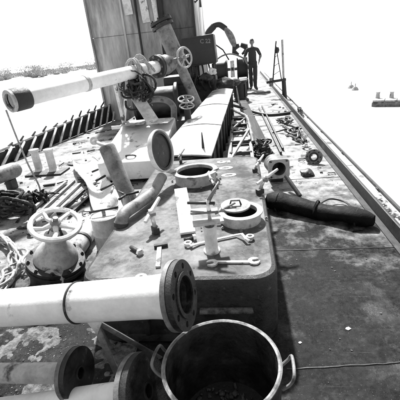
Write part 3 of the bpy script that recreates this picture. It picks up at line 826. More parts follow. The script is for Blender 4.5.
# ============================================================ LADDER POST
o = V((SBX+.16, 11.7, -.04))
t = thing('ladder_post', o, 'dark gunwale post with pale tube and thin spar frame above it', 'post')
MB().tube([o, o+V((-.03, 0, .56))], [.075, .065], 12).build('lower_post', MT['rust'], t)
MB().box(o+V((-.26, 0, .56)), (.60, .12, .08), Matrix.Rotation(R(-4), 3, 'Y'), .012).build('cross_beam', MT['rust'], t)
MB().tube([o+V((-.03, 0, .6)), o+V((-.07, 0, 1.72))], .034, 12).build('upper_tube', MT['pale'], t)
a, c = PY(272.5, 86, 11.7), PY(276, 41, 11.7); e = PY(281.5, 80, 11.7)
MB().tube([a, c], .022, 8).build('spar', MT['dark'], t); MB().tube([e, c-V((0, 0, .15))], .015, 8).build('spar', MT['dark'], t)
MB().lathe([(0, -.09), (.05, -.08), (.075, 0), (.05, .08), (0, .09)], c.lerp(a, .2)+V((.05, 0, 0)), n=14).build('pulley_block', MT['rust'], t)
for i in range(3):
    p0 = a.lerp(c, .25+.2*i); p1 = e.lerp(c, .25+.2*i); MB().tube([p0, p1], .010, 6).build('rung', MT['dark'], t)
p = PY(271, 82, 11.7); MB().box(p, (.10, .12, .26), None, .02).build('end_block', MT['mid'], t)

# ============================================================ DARK CABINET, CRANE, WINCH FORWARD
BY = 8.95
t = thing('control_cabinet', PY(199, 66, BY) - V((0, 0, 0)), 'big dark steel cabinet lettered C 22 standing in front of the deckhouse', 'cabinet')
a, c = PY(181, 34, BY), PY(216, 63, BY)
cx = (a.x+c.x)/2; w = c.x-a.x; z0, z1 = c.z-.02, PY(207, 35, BY).z
rt = Matrix.Rotation(R(-3), 3, 'Y')
MB().box((cx, BY+.36, (z0+z1)/2), (w, .70, z1-z0), rt, .02).build('body', MT['dark'], t)
MB().box((cx, BY+.0, (z0+z1)/2), (w-.08, .02, z1-z0-.08), rt, .006).build('door', MT['dark'], t)
for sx in (-1, 1):
    for sy in (.12, .6): MB().box((cx+sx*(w/2-.08), BY+sy, (z0+.02)/2), (.07, .07, z0-.0), None, .006).build('leg', MT['rust'], t)
MB().box((cx, BY+.40, .52), (w-.06, .5, 1.0), None, .05).build('engine_block', MT['rust'], t)
for i in range(5): MB().lathe([(0, 0), (.085, 0), (.085, .10), (.06, .12), (.06, .2), (0, .2)], (cx-w/2+.12+.125*i, BY+.13, .85+.06*(i % 2)), (0, -.5, .8), n=14).build('cylinder_head', MT['dark'], t)
for i in range(4): MB().tube(bez([(cx-w/2+.1+.16*i, BY+.1, z0), (cx-w/2+.13+.16*i, BY-.05, z0-.2), (cx-w/2+.05+.17*i, BY-.02, z0-.42), (cx-w/2+.16+.15*i, BY+.12, z0-.6)], 6), .022, 7).build('conduit', MT['rust'], t)
text_mesh('C 22', .125, 'lettering', MT['mid'], t, (cx+.17, BY-.016, z1-.13), Matrix.Rotation(R(90), 3, 'X') @ Matrix.Rotation(R(-3), 3, 'Z'), .002)
MB().tube([(cx-w/2+.05, BY-.03, z0+.15), (cx-w/2+.05, BY-.03, z0+.3)], .012, 6).build('handle', MT['mid'], t)

# small bits glinting below the cabinet
lump('canvas_bundle', PY(212, 72, 8.8), (.11, .1, .10), 'white', 'small white canvas bundle stuffed under the dark cabinet', 'bundle', 9)
lump('canvas_sack', PY(206, 78, 8.7), (.15, .12, .10), 'black', 'dark sack slumped below the white canvas bundle', 'sack', 4)

# loader arm (davit) and deck winch further forward
CY = 15.5
t = thing('grab_crane', PY(206, 62, CY), 'small dark grab crane with bent arm reaching over the winch', 'crane')
pts = [PY(203, 66, CY), PY(206, 38, CY), PY(214, 26, CY)]
MB().tube(bez(pts, 5), [.17]*6+[.13]*5, 14).build('mast', MT['dark'], t)
MB().tube(bez([PY(213, 26, CY), PY(219, 24.5, CY), PY(226, 29, CY)], 5), .11, 14).build('boom', MT['dark'], t)
MB().tube(bez([PY(225, 28, CY), PY(230.5, 36, CY), PY(235, 47, CY)], 5), [.11, .13, .16, .18, .2, .2, .2, .19, .17, .14, .11], 14, flat=.7).build('dipper_arm', MT['mid'], t)
MB().tube([PY(209, 40, CY-.15), PY(223, 50, CY-.15), PY(229, 60, CY-.15)], .028, 7).build('hydraulic_ram', MT['dark'], t)
o = PY(240, 47.5, CY)
mb = MB()
for s in (-1, 1):
    mb.tube([o+V((s*.03, 0, .10)), o+V((s*.22, 0, .02)), o+V((s*.25, 0, -.14)), o+V((s*.06, 0, -.26))], [.09, .12, .10, .04], 8)
mb.build('grab', MT['rust'], t)
t = thing('deck_winch', (-.45, CY-.6, 0), 'wide dark deck winch with drums and pale gear plate below the crane', 'winch')
wl, wr = PY(214, 70, CY-.6), PY(248, 70, CY-.6); zz = [PY(230, y_, CY-.6).z for y_ in (82, 60)]
MB().box(((wl.x+wr.x)/2, CY-.3, zz[0]/2+.02), (wr.x-wl.x, .8, zz[0]+.05), None, .03).build('bed', MT['rust'], t)
for (u0, u1, rr_) in ((.0, .40, .42), (.68, 1.0, .40)):
    x0, x1 = wl.x+(wr.x-wl.x)*u0, wl.x+(wr.x-wl.x)*u1; h = x1-x0
    MB().lathe([(0, 0), (rr_, 0), (rr_, .05), (rr_*.86, .06), (rr_*.86, h-.06), (rr_, h-.05), (rr_, h), (0, h)], (x0, CY-.3, (zz[0]+zz[1])/2+.05), (1, 0, 0), n=24).build('drum', MT['dark'], t)
x0 = wl.x+(wr.x-wl.x)*.55
MB().box((x0, CY-.72, (zz[0]+zz[1])/2+.08), (.16, .03, .62), None, .01).build('gear_plate', MT['white'], t)
MB().box((x0, CY-.78, (zz[0]+zz[1])/2+.08), (.10, .02, .12), None, .01).build('gear_plate', MT['dark'], t)
MB().tube([(wl.x-.1, CY-.3, (zz[0]+zz[1])/2+.05), (wr.x+.12, CY-.3, (zz[0]+zz[1])/2+.05)], .06, 10).build('shaft', MT['mid'], t)
pts = bez([PY(213, 63, CY-.9), PY(222, 56, CY-.9), PY(232, 54, CY-.9), PY(243, 58, CY-.9), PY(249, 64, CY-.9)], 8)
MB().tube(pts, .03, 7).build('guard_hoop', MT['mid'], t)
# vertical drum below
o = P(241, 101, 0)
t = thing('capstan_barrel', o, 'upright dark capstan barrel at the end of the white casing', 'capstan')
hz = PY(241, 80, o.y).z
MB().lathe([(.26, 0), (.26, .05), (.19, .1), (.185, hz-.08), (.23, hz-.04), (.23, hz), (0, hz+.01)], o, n=24).build('barrel', MT['rust'], t)
for k in range(6):
    a_ = R(60*k+15); MB().box(o+V((.2*math.cos(a_), .2*math.sin(a_), hz*.5)), (.04, .03, hz-.25), Matrix.Rotation(a_, 3, 'Z'), .005).build('whelp', MT['dark'], t)
a, c = PY(236, 86, 9.4), P(240, 107, .05)
tag(MB().tube([a, c], .02, 8).build('pale_rod', MT['pale'], None, c), 'thin pale rod leaning on the capstan barrel', 'rod')
# far heap behind cabinet on the casing end
for i, (px, py, s_, m_, lb) in enumerate(((222, 84, .20, 'rust', 'rusty scrap heap at the far end of the casing, left of the capstan'), (231, 83, .16, 'dark', 'dark scrap heap between capstan and rusty heap'))):
    lump('scrap_heap', PY(px, py, 9.3+.2*i), (s_*1.6, s_, s_*.7), m_, lb, 'scrap', 11+i)
# coaming pad where the person stands
q = P(254, 93, 0)
t = MB().box((q.x, q.y-.1, .03), (1.15, .5, .06), None, .02).build('deck_mat', MT['mid'], None, (q.x, q.y, 0)); tag(t, 'grey rubber mat on the far deck under the walking person', 'mat')
pt.location.z = .06

# ============================================================ PORT SIDE: PIPES AND VALVES
VY = 6.55
def pipe_run(name, label, p0, p1, r, m, collar_at=(), n=28, cat='pipe', open0=True):
    t = thing(name, p1, label, cat); p0, p1 = V(p0), V(p1); dd = (p1-p0); Ln = dd.length
    MB().lathe([(r*.80, .25), (r*.80, 0), (r, 0), (r, Ln), (0, Ln)], p0, dd, n=n).build('barrel', MT[m], t)
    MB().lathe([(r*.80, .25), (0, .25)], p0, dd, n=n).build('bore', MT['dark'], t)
    return t, dd.normalized()
p0, p1 = PY(13, 100.5, 4.05), PY(160, 66, 6.45)
t, dd = pipe_run('slurry_pipe', 'long white slurry pipe with open dark collared end reaching over the water', p0, p1, .105, 'pipe_white')
MB().lathe([(.105, .01), (.130, .01), (.136, .03), (.136, .20), (.130, .22), (.105, .22)], p0-dd*.03, dd, n=30).build('collar', MT['rust'], t)
MB().lathe([(.088, -.02), (.132, -.02), (.132, .01), (.088, .01)], p0-dd*.03, dd, n=30, closed=True).build('end_ring', MT['pale'], t)
for s_ in (.40,): 
    q = p0.lerp(p1, s_); MB().lathe([(.104, -.03), (.113, -.025), (.113, .025), (.104, .03)], q, dd, n=28).build('clamp_band', MT['pale'], t)
q = p1 - dd*.06
MB().lathe([(.118, -.05), (.19, -.05), (.19, .0), (.118, .0)], q, dd, n=28).build('flange', MT['rust'], t)
bolt_ring(t, q-dd*.066, -dd, .155, 8, .018, .016, 'mid')
# gate valve at the end of it
vo = p1 + dd*.02
t = thing('gate_valve', vo, 'dark gate valve on the slurry pipe end with small pale handwheel', 'valve')
MB().lathe([(.118, -.06), (.19, -.06), (.19, -.02), (.13, .0), (.17, .14), (.13, .28), (.12, .32), (0, .32)], vo, dd, n=24).build('valve_body', MT['mid'], t)
bolt_ring(t, vo-dd*.02, dd, .16, 8, .018, .016, 'rust')
hc = PY(184.5, 57.5, 6.6); st = vo+dd*.16
MB().tube([st, hc], [.075, .03], 12).build('bonnet', MT['mid'], t)
MB().tube([st.lerp(hc, .6), hc+(hc-st).normalized()*.08], .018, 8).build('stem', MT['pale'], t)
def handwheel(parent, c, ax, R_, r_, ns, m='white', hub=.04, name='handwheel'):
    B_ = basis(ax); c = V(c)
    pts = [c + B_ @ V((R_*math.cos(2*math.pi*k/40), R_*math.sin(2*math.pi*k/40), 0)) for k in range(40)]
    w = MB().tube(pts, r_, 8, closed=True).build(name, MT[m], parent)
    for k in range(ns):
        a_ = 2*math.pi*k/ns+.3
        MB().tube([c + B_ @ V((hub*.6*math.cos(a_), hub*.6*math.sin(a_), 0)), c + B_ @ V((R_*.55*math.cos(a_+.12), R_*.55*math.sin(a_+.12), -r_*.6)), c + B_ @ V((R_*math.cos(a_), R_*math.sin(a_), 0))], [r_*1.1, r_*.8, r_*.85], 7).build('spoke', MT[m], w)
    MB().lathe([(0, -hub*.9), (hub, -hub*.9), (hub, hub*.6), (hub*.6, hub*.9), (0, hub*.9)], c, ax, n=14).build('hub', MT['mid'], w)
    return w
handwheel(t, hc, V((.75, -.62, .1)), .165, .018, 5, 'pale', .035)

# leaning vertical pipe with bolted head
a, c = PY(194, 97, 7.3), PY(161, 22, 7.3)
a2 = a + (a-c).normalized()*.45
t = thing('riser_pipe', a2, 'leaning dark riser pipe with bolted flange head before the deckhouse', 'pipe')
up = (c-a2).normalized(); Ln = (c-a2).length
MB().lathe([(0, 0), (.10, 0), (.10, Ln*.62), (.155, Ln*.64), (.155, Ln-.10), (.12, Ln-.09), (.12, Ln-.02)], a2, up, n=24).build('barrel', MT['mid'], t)
for h in (Ln-.10, Ln-.02): MB().lathe([(.06, 0), (.215, 0), (.215, .045), (.06, .045)], a2+up*h, up, n=28, closed=True).build('flange', MT['rust'], t)
bolt_ring(t, c+up*.035, up, .18, 8, .02, .02, 'rust')
# blackened machinery mass that everything stands on
t = thing('pump_block', (-1.75, 7.4, 0), 'dark pump machinery block crowded under the slurry pipe and riser', 'pump')
MB().box((-1.70, 7.55, .22), (1.30, 1.9, .44), None, .04).build('bed', MT['rust'], t)
MB().lathe([(0, 0), (.36, 0), (.36, .05), (.30, .08), (.30, .8), (.36, .83), (.36, .88), (0, .88)], (-2.15, 7.2, .72), (1, .1, 0), n=26).build('pump_casing', MT['dark'], t)
MB().box((-1.35, 7.9, .80), (.5, .7, .75), None, .05).build('motor', MT['dark'], t)
for i in range(5): MB().box((-1.35, 7.53, .55+.12*i), (.46, .03, .05), None, .008).build('cooling_fin', MT['rust'], t)
bolt_ring(t, (-2.15, 7.17, .72), (-1, 0, 0), .33, 8, .022, .02, 'mid')

# flaked hose hung over the slurry pipe
q = p0.lerp(p1, .80)
pts = []
for i in range(100):
    a_ = i/100*2*math.pi*4.5; w = .16+.02*math.sin(i*.7)
    e = V((-dd.y, dd.x, 0)).normalized()
    pts.append(q + dd*(.18*(i/100-.5)*2+.05*math.sin(i*.33)) + e*w*math.cos(a_) + V((0, 0, -.12+(w+.14+.05*math.sin(i*.11))*math.sin(a_))))
tag(MB().tube(pts, .022, 8).build('hose_coil', MT['rope'], None, q), 'coil of grey hose hung over the slurry pipe', 'hose')
q2 = p0.lerp(p1, .745)
mb = MB(); oc = q2 + V((.03, -.03, -.22))
for i in range(70):
    ax_ = V((random.gauss(0, 1), random.gauss(0, 1), random.gauss(0, .6))).normalized(); B_ = basis(ax_); rr_ = random.uniform(.06, .2)
    a0 = random.uniform(0, 6.28); sp_ = random.uniform(2, 5); of = V((random.gauss(0, .07), random.gauss(0, .06), random.gauss(-.02, .08)))
    pts = [oc + of + B_ @ V((rr_*math.cos(a0+sp_*k/9), rr_*.8*math.sin(a0+sp_*k/9), .05*math.sin(k+i))) for k in range(10)]
    mb.tube(pts, random.uniform(.008, .02), 5)
tag(mb.build('net_bundle', MT['rust'], None, q2), 'dark tangled net bundle hanging below the slurry pipe', 'net')
lump('canvas_roll', PY(128, 92, 5.95), (.10, .10, .15), 'pale', 'pale crumpled canvas roll under the net bundle', 'canvas', 5)

# white trestle legs under the pipe
t = thing('pipe_trestle', PY(125, 128, 5.3), 'white two-legged trestle holding up the slurry pipe', 'trestle')
b1, b2 = P(131, 152, .0), P(123, 146, .0)
h1, h2 = p0.lerp(p1, .60)-V((0, 0, .10)), p0.lerp(p1, .69)-V((0, 0, .10))
MB().box((h1+b1)/2, (.11, .05, (b1-h1).length), basis(b1-h1, (1, 0, 0)), .006).build('leg', MT['white'], t)
MB().box((h2+b2)/2, (.09, .05, (b2-h2).length), basis(b2-h2, (1, 0, 0)), .006).build('leg', MT['white'], t)
MB().box((h1.lerp(b1, .62)+h2.lerp(b2, .62))/2, (.5, .03, .06), None, .006).build('cross_tie', MT['white'], t)
t = MB().tube([PY(133, 84, 5.9), PY(155, 118, 5.9)], .001, 4)
a, c = PY(137, 97, 5.9), PY(152, 120, 5.6)
tag(MB().box((a+c)/2, (.20, .03, (c-a).length+.1), basis(c-a, (.4, -.9, .2)), .006).build('white_plank', MT['white'], None, c), 'short white plank leaning on the white locker', 'plank')

# white rounded locker
t = thing('white_locker', (-1.58, 5.4, 0), 'white flat sloping locker beside the casing behind the open lid', 'locker')
mb, top = slab(-2.02, -1.13, 4.45, 5.95, .06, .60, .03, .012)
for p in mb.v + top:                       # lid slopes down towards the near side
    if p.z > .1: p.z = .10 + (p.z-.10)*min(1.0, .42 + .58*max(0, (p.y-4.45)/.95))
mb.add(top, [tuple(range(len(top)))]); rough(mb, .008, 3); mb.build('body', MT['pipe_white'], t)
MB().box((-1.57, 5.2, .03), (.78, 1.3, .06), None, .01).build('plinth', MT['rust'], t)
MB().box((-1.80, 5.72, .612), (.40, .40, .012), Matrix.Rotation(R(6), 3, 'Z'), .003).build('lid_plate', MT['pale'], t)
MB().box((-1.34, 5.70, .612), (.36, .42, .012), Matrix.Rotation(R(-4), 3, 'Z'), .003).build('lid_plate', MT['white'], t)
for x in (-1.8, -1.34): MB().tube([(x, 5.5, .605), (x+.09, 5.5, .605)], .014, 6).build('hinge', MT['mid'], t)
MB().tube(bez([(-1.64, 4.62, .34), (-1.62, 4.57, .37), (-1.52, 4.57, .37), (-1.50, 4.62, .34)], 4), .012, 6).build('handle', MT['rust'], t)
# curved pipe and small double handwheel behind it
pts = bez([PY(145, 108, 6.1), PY(152, 100, 6.1), PY(165, 100, 6.1), PY(173, 106, 6.1), PY(174, 116, 6.1), PY(175, 126, 6.1)], 8)
t = thing('curved_pipe', pts[-1], 'grey arched pipe rising behind the white locker', 'pipe')
MB().tube(pts, .055, 12).build('barrel', MT['mid'], t)
MB().lathe([(.055, -.03), (.085, -.03), (.085, .03), (.055, .03)], pts[4], pts[5]-pts[3], n=16).build('flange', MT['rust'], t)
o = PY(184, 122, 6.0)
t = thing('stop_valve', o, 'small stop valve with twin stacked wheels between locker and casing', 'valve')
ob_ = V((o.x, o.y, 0)); tp_ = PY(186, 99, 6.0)
MB().tube([V((tp_.x, tp_.y, 0)), tp_-V((0, 0, .15))], [.07, .055], 12).build('valve_body', MT['rust'], t)
MB().tube([tp_-V((0, 0, .2)), tp_+V((0, 0, .06))], .018, 8).build('stem', MT['mid'], t)
handwheel(t, tp_, (.1, -.35, 1), .13, .013, 4, 'pale', .025)
handwheel(t, tp_-V((0, 0, .11)), (.1, -.3, 1), .12, .012, 4, 'pale', .025)

# ---- leaning half-round post, tee handles, white drum, bent sheet
b_, a = P(127, 196, .10), PY(106.5, 146, 3.45)
b_ = PY(126, 192, 3.3)
ax = (a-b_).normalized()
t = thing('leaning_post', V((b_.x, b_.y, 0)), 'thick leaning grey tube propped among the fittings left of the trunk', 'tube')
foot = b_ - ax*(b_.z/ax.z - .02)
MB().lathe([(.07, 0), (.085, 0), (.085, (a-foot).length-.02), (.075, (a-foot).length), (.06, (a-foot).length), (.06, .2)], foot, ax, n=26).build('barrel', MT['mid'], t)
MB().lathe([(.061, (a-foot).length-.06), (0, (a-foot).length-.06)], foot, ax, n=26).build('bore', MT['dark'], t)
tc_ = a - ax*.02
MB().lathe([(.018, -.012), (.042, -.012), (.042, .012), (.018, .012)], PY(94, 141, 3.5), (.4, -.85, .3), n=16, closed=True).build('lifting_eye', MT['white'], t)
MB().tube([PY(96, 142, 3.5), tc_], .02, 7).build('eye_bar', MT['white'], t)
# white drum with tee handle
o = V((-1.27, 2.72, 0))
t = thing('white_drum', o, 'squat white drum with dark tee key on top left of the trunk', 'drum')
MB().lathe([(q_[0]*.72, q_[1]*.8) for q_ in ((0, 0), (.17, 0), (.18, .02), (.175, .20), (.18, .21), (.175, .22), (.17, .40), (.178, .42), (.165, .43), (.16, .415), (0, .415))], o, n=30).build('body', MT['white'], t)
MB().tube([o+V((0, 0, .33)), o+V((0, 0, .38))], .018, 8).build('spindle', MT['mid'], t)
MB().tube([o+V((-.12, -.03, .38)), o+V((.12, .05, .385))], .011, 8).build('tee_handle', MT['dark'], t)
# tee key at the leaning tube foot
o = PY(124, 197, 2.75)
o.z = max(o.z, .0)
t = thing('tee_handle_valve', V((-1.15, 3.02, 0)), 'slim valve spindle with dark three-armed key at the leaning tube foot', 'valve')
sp = V((-1.15, 3.02, 0)); tz = .40
MB().lathe([(0, 0), (.09, 0), (.09, .03), (.05, .05), (.045, tz-.1), (.03, tz)], sp, n=18).build('body', MT['pale'], t)
for k in range(3):
    a_ = R(20+120*k); MB().tube([sp+V((0, 0, tz)), sp+V((.13*math.cos(a_), .13*math.sin(a_), tz+.01))], .012, 7).build('arm', MT['dark'], t)
# bent white trough plate lying open side up
a, c = P(84, 160, .10), P(112, 206, .10)
t = thing('bent_sheet', (a+c)/2, 'white bent trough plate lying open on deck left of the leaning tube', 'plate')
dd = (c-a).normalized(); e = V((dd.y, -dd.x, 0)).normalized()
vs = []; fs = []; nA, nB = 16, 8
for i in range(nA+1):
    p = a.lerp(c, i/nA)
    for j in range(nB+1):
        w_ = (j/nB-.5)*2; vs.append(p + e*(.17+.03*math.sin(i*.5))*w_*-1 + V((0, 0, .10*w_*w_ - .08 + .012*noise.noise(V((i*.4, j*.5, 0))) - .02*i/nA)))
for i in range(nA):
    for j in range(nB): q = i*(nB+1)+j; fs.append((q, q+1, q+nB+2, q+nB+1))
mb = MB().add(vs, fs, True); mb.add([p - V((0, 0, .007)) for p in vs], [tuple(reversed(f)) for f in fs], True)
mb.build('sheet', MT['white'], t)
for j, w_ in ((0, -1), (nB, 1)):
    MB().tube([vs[i*(nB+1)+j] for i in range(nA+1)], .009, 6).build('rolled_edge', MT['pale'], t)
for i, (x0, y0, x1, y1, lb) in enumerate(((92, 172, 106, 166, 'dark iron bar across the far end of the white trough plate'), (96, 181, 110, 173, 'dark iron bar across the middle of the white trough plate'), (101, 190, 114, 183, 'dark iron bar across the near end of the white trough plate'))):
    p_, q_ = P(x0, y0, .12), P(x1, y1, .14)
    tag(MB().tube([p_, q_], .016, 7).build('iron_bar', MT['rust'], None, p_), lb, 'bar', 'bars on the trough plate')

# ---- pipe lying between valve and trunk
p0, p1 = P(66, 262, .085), P(103, 212, .085)
dd = (p1-p0).normalized()
t = thing('deck_pipe', p0, 'pale pipe lying on deck between the big handwheel valve and the trunk', 'pipe')
MB().lathe([(.06, .2), (.06, -.25), (.085, -.25), (.085, (p1-p0).length+.3), (0, (p1-p0).length+.3)], p0, dd, n=24).build('barrel', MT['pale'], t)
MB().lathe([(.086, -.02), (.094, -.015), (.094, .015), (.086, .02)], p0+dd*.35, dd, n=24).build('band', MT['rust'], t)
# bars
bl_ = [(38, 214, 74, 181, 'mid'), (46, 216, 80, 184, 'pale'), (58, 214, 84, 190, 'rust'), (68, 216, 90, 196, 'rust'), (34, 208, 66, 182, 'pale')]
for i, (x0, y0, x1, y1, m_) in enumerate(bl_):
    a, c = P(x0, y0, .02+.003*i), P(x1, y1, .02+.003*i)
    nm = {'mid': 'grey', 'pale': 'pale', 'rust': 'rusty'}[m_]
    tag(MB().box((a+c)/2, (.04, .035, (c-a).length), basis(c-a, (0, 0, 1)), .004).build('flat_bar', MT[m_], None, a), ('grey flat bar on deck, second from the heavy chain', 'wide pale flat bar lying in the middle of the deck bars', 'rusty flat bar between the middle pale bar and the other rusty one', 'short rusty flat bar lying closest to the trough plate', 'pale flat bar on deck lying beside the torn black net')[i], 'flat bar', 'bars on the port deck')

# ---- big handwheel valve
o = P(47, 283, 0); o.z = 0
o = V((o.x+.02, o.y+.12, 0))
t = thing('handwheel_valve', o, 'large deck valve with broad white spoked handwheel and domed bonnet', 'valve')
wc = PY(55.5, 224, o.y-.04)
vx = (wc - o).normalized()
MB().lathe([(0, -.05), (.20, -.05), (.20, .09), (.215, .10), (.225, .105), (.225, .135), (.195, .14), (.195, .145), (.225, .15), (.225, .175), (.172, .18)], o, vx, n=44).build('flange', MT['rust'], t)
MB().lathe([(.172, .18), (.17, .20), (.15, .25), (.115, .30), (.08, .34), (.068, .38), (.085, .385), (.085, .41), (.05, .415), (.04, .46), (0, .46)], o, vx, n=44).build('bonnet', MT['pale'], t)
MB().lathe([(.226, .104), (.232, .106), (.232, .134), (.226, .136)], o, vx, n=40).build('lower_flange_rim', MT['rust'], t)
bolt_ring(t, o+vx*.177, vx, .207, 10, .015, .014, 'rust')
MB().tube([o+vx*.40, wc+vx*.06], .02, 10).build('stem', MT['mid'], t)
handwheel(t, wc, vx + V((.02, -.12, 0)), .178, .021, 5, 'white', .042)
B_ = basis(vx)
for sgn in (-1, 1): MB().tube([o+vx*.40+B_ @ V((sgn*.055, 0, 0)), wc+B_ @ V((sgn*.03, 0, -.05))], .015, 8).build('yoke', MT['rust'], t)

# ---- port corner: closed pipe end, chains, net, hoses
p0, p1 = P(-40, 190, .26), P(18, 168.5, .26)
dd = (p1-p0).normalized()
t = thing('capped_pipe', p1, 'grey pipe with rounded closed end on a short stand at the port side', 'pipe')
Ln = (p1-p0).length
MB().lathe([(0, 0), (.115, 0), (.115, Ln-.08), (.105, Ln-.03), (.075, Ln+.01), (.03, Ln+.03), (0, Ln+.032)], p0, dd, n=26).build('barrel', MT['mid'], t)
q = p0.lerp(p1, .8); MB().box(V((q.x, q.y, .075)), (.10, .14, .15), None, .01).build('stand', MT['rust'], t)
q = p0.lerp(p1, .15); MB().box(V((q.x, q.y, .075)), (.10, .14, .15), None, .01).build('stand', MT['rust'], t)
# hanging line from the slurry pipe mouth
p_ = PY(6, 110, 4.05)
pts = bez([p_, p_+V((.03, 0, -.35)), p_+V((.06, .02, -.7)), V((p_.x+.1, p_.y+.05, .1)), V((p_.x+.02, p_.y-.1, .02)), V((p_.x-.12, p_.y+.02, .03))], 8)
tag(MB().tube(pts, .011, 7).build('hanging_rope', MT['rope'], None, pts[-1]), 'thin rope hanging from the slurry pipe mouth to the deck', 'rope')
t = thing('anchor_chain', P(20, 212, 0), 'heap of heavy dark chain on the port deck behind the hoses', 'chain')
path = []
for i in range(150):
    a_ = i*.33; o1 = P(14, 214, 0)
    path.append(o1 + V(((.20+.05*math.sin(i*.17))*math.cos(a_), (.16+.03*math.cos(i*.29))*math.sin(a_), .04+.20*i/150+.02*math.sin(i*.9))))
path += bez([path[-1], P(30, 206, .16), P(32, 218, .08), P(31, 232, .04)], 20)[1:]
chain(path, .017, (.065, .11), 'rust', t)
# ragged dark net
mb = MB(); o1 = P(33, 203, 0)
for i in range(46):
    a_ = random.uniform(0, 6.28); r_ = random.uniform(.03, .24); q = o1 + V((r_*math.cos(a_), r_*math.sin(a_)*.8, .02))
    mb.tube([q, q+V((random.uniform(-.09, .09), random.uniform(-.06, .06), random.uniform(.06, .16)*(1.15-r_*3))), q+V((random.uniform(-.18, .18), random.uniform(-.12, .12), random.uniform(.0, .07)))], [.022, .018, .008], 6)
stuff(tag(mb.build('torn_net', MT['black'], None, o1), 'torn black net heaped beside the heavy chain', 'net'))
hose_paths = []
for i in range(7):
    x = -6 + i*5.0; hh = .02+.016*(i % 4)
    base = [P(-14+2*i, 226+2*i, hh+.02), P(2+2.6*i, 238+1.5*i, hh+.05), P(10+2.2*i, 256+i, hh+.03), P(6+2.0*i, 276-i, hh+.01), P(-14+3*i, 300-2*i, hh)]
    pts = [p_ + noise.noise_vector(V((k_*.22, i*3.1, 1)))*.07 for k_, p_ in enumerate(bez(base, 8))]
    for p_ in pts: p_.z = max(p_.z, .016)
    tag(MB().tube(pts, .011, 8).build('hose', MT['rope' if i % 2 else 'pale'], None, base[2]), ('outermost pale hose of the bundle, farthest from the handwheel valve', 'outermost grey hose of the bundle, second from the bulwark side', 'pale hose between the two outer grey hoses of the bundle', 'middle grey hose of the bundle beside the handwheel valve', 'pale hose between the middle and inner grey hoses of the bundle', 'innermost grey hose of the bundle beside the handwheel valve', 'innermost pale hose of the bundle, touching the handwheel valve')[i], 'hose', 'hoses left of the handwheel valve')

# ============================================================ FOREGROUND FLANGED PIPES
def flanged_pipe(name, label, p0, p1, r, FR, ft, nb, m, holes=True, gap=True, band=None, bore=None):
    p0, p1 = V(p0), V(p1); dd = (p1-p0).normalized(); Ln = (p1-p0).length
    t = thing(name, p1, label, 'pipe')
    bo = bore or r*.86
    nr = 36
    MB().lathe([(bo, .0)] + [(r*(1+.012*noise.noise(V((k*.33, r*50, 1)))), (Ln-.16)*k/nr) for k in range(nr+1)] + [(r*1.02, Ln-.12), (r*1.12, Ln-.05), (r*1.15, Ln-ft)], p0, dd, n=44).build('barrel', MT[m], t)
    MB().lathe([(bo, Ln), (bo, Ln-.45), (0, Ln-.45)], p0, dd, n=44).build('bore', MT['rust'], t)
    B_ = basis(dd)
    hl = [circ(FR*.088, 12, FR*.80*math.cos(a_), FR*.80*math.sin(a_)) for a_ in [2*math.pi*k/nb+.2 for k in range(nb)]]
    layers = ((-ft, ft*.44), (-ft*.50, ft*.50)) if gap else ((-ft, ft),)
    for j, (z, th) in enumerate(layers):
        MB().prism(circ(FR*(1 if j == 0 else .985), 56), [circ(bo, 44)] + (hl if holes else []), th, p1+dd*z, B_).build('flange', MT['rust'] if j or not gap else MT['mid'], t)
    MB().lathe([(bo*.99, .001), (bo*1.22, .001), (bo*1.22, .008), (bo*.99, .008)], p1, dd, n=44, closed=True).build('raised_face', MT['rust'], t)
    if band:
        q = p0.lerp(p1, band); MB().lathe([(r-.002, -.006), (r+.006, -.004), (r+.006, .004), (r-.002, .006)], q, dd, n=44).build('weld_band', MT['rust'], t)
    return t, dd
p1 = P(185, 294.5, .62); p0 = P(0, 308, .44); p0 = p1 + (p0-p1)*1.9
t, dd = flanged_pipe('white_flanged_pipe', 'big white pipe with dark two-ply flange, nearest the trunk', p0, p1, .097, .157, .05, 8, 'pipe_white', band=.72)
qb = p1 + (P(0, 308, .42)-p1)*.47
# bracket under it
t = thing('pipe_bracket', V((qb.x, qb.y, 0)), 'thin steel angle bracket standing under the white pipe', 'bracket')
tp_ = qb - V((0, 0, .105))
f1, f2 = P(110, 380, .0), P(140, 345, 0)
MB().add([tp_+V((-.055, 0, .012)), tp_+V((.06, 0, .015)), tp_+V((.01, -.02, -.09)), tp_+V((-.055, .02, .006)), tp_+V((.06, .02, .009)), tp_+V((.01, 0, -.095))], [(0, 1, 2), (5, 4, 3), (0, 3, 4, 1), (1, 4, 5, 2), (2, 5, 3, 0)]).build('gusset', MT['white'], t)
for e_, w_ in ((V((qb.x+.10, qb.y-.06, 0)), .035), (V((qb.x+.26, qb.y+.14, 0)), .03), (V((qb.x-.02, qb.y+.16, 0)), .03)):
    s0 = tp_+V((0, 0, -.01)); MB().box((s0+e_)/2, (w_, .008, (e_-s0).length), basis(e_-s0, (0, -1, .2)), .002).build('leg', MT['mid'], t)
p0s = p1 + (P(0, 308, .42)-p1)*1.55
t = thing('pipe_cradle', V((p0s.x, p0s.y, 0)), 'rusty cradle block carrying the far end of the white pipe', 'cradle')
MB().box((p0s.x, p0s.y, (p0s.z-.099)/2), (.2, .24, p0s.z-.105), None, .01).build('block', MT['rust'], t)

q1 = P(80, 373, .20); q0 = P(0, 373, .13); q0 = q1 + (q0-q1)*2.2
flanged_pipe('grey_flanged_pipe', 'slender grey pipe with closed round flange lying below the white pipe', q0, q1, .050, .127, .05, 8, 'pale', holes=False, bore=.028)
q1 = P(148, 391, .26); q0 = P(40, 404, .06); q0 = q1 + (q0-q1)*2.0
flanged_pipe('pale_flanged_pipe', 'pale pipe with thick dark flange lying next to the pot', q0, q1, .055, .165, .06, 8, 'pipe_white', holes=False, bore=.03)

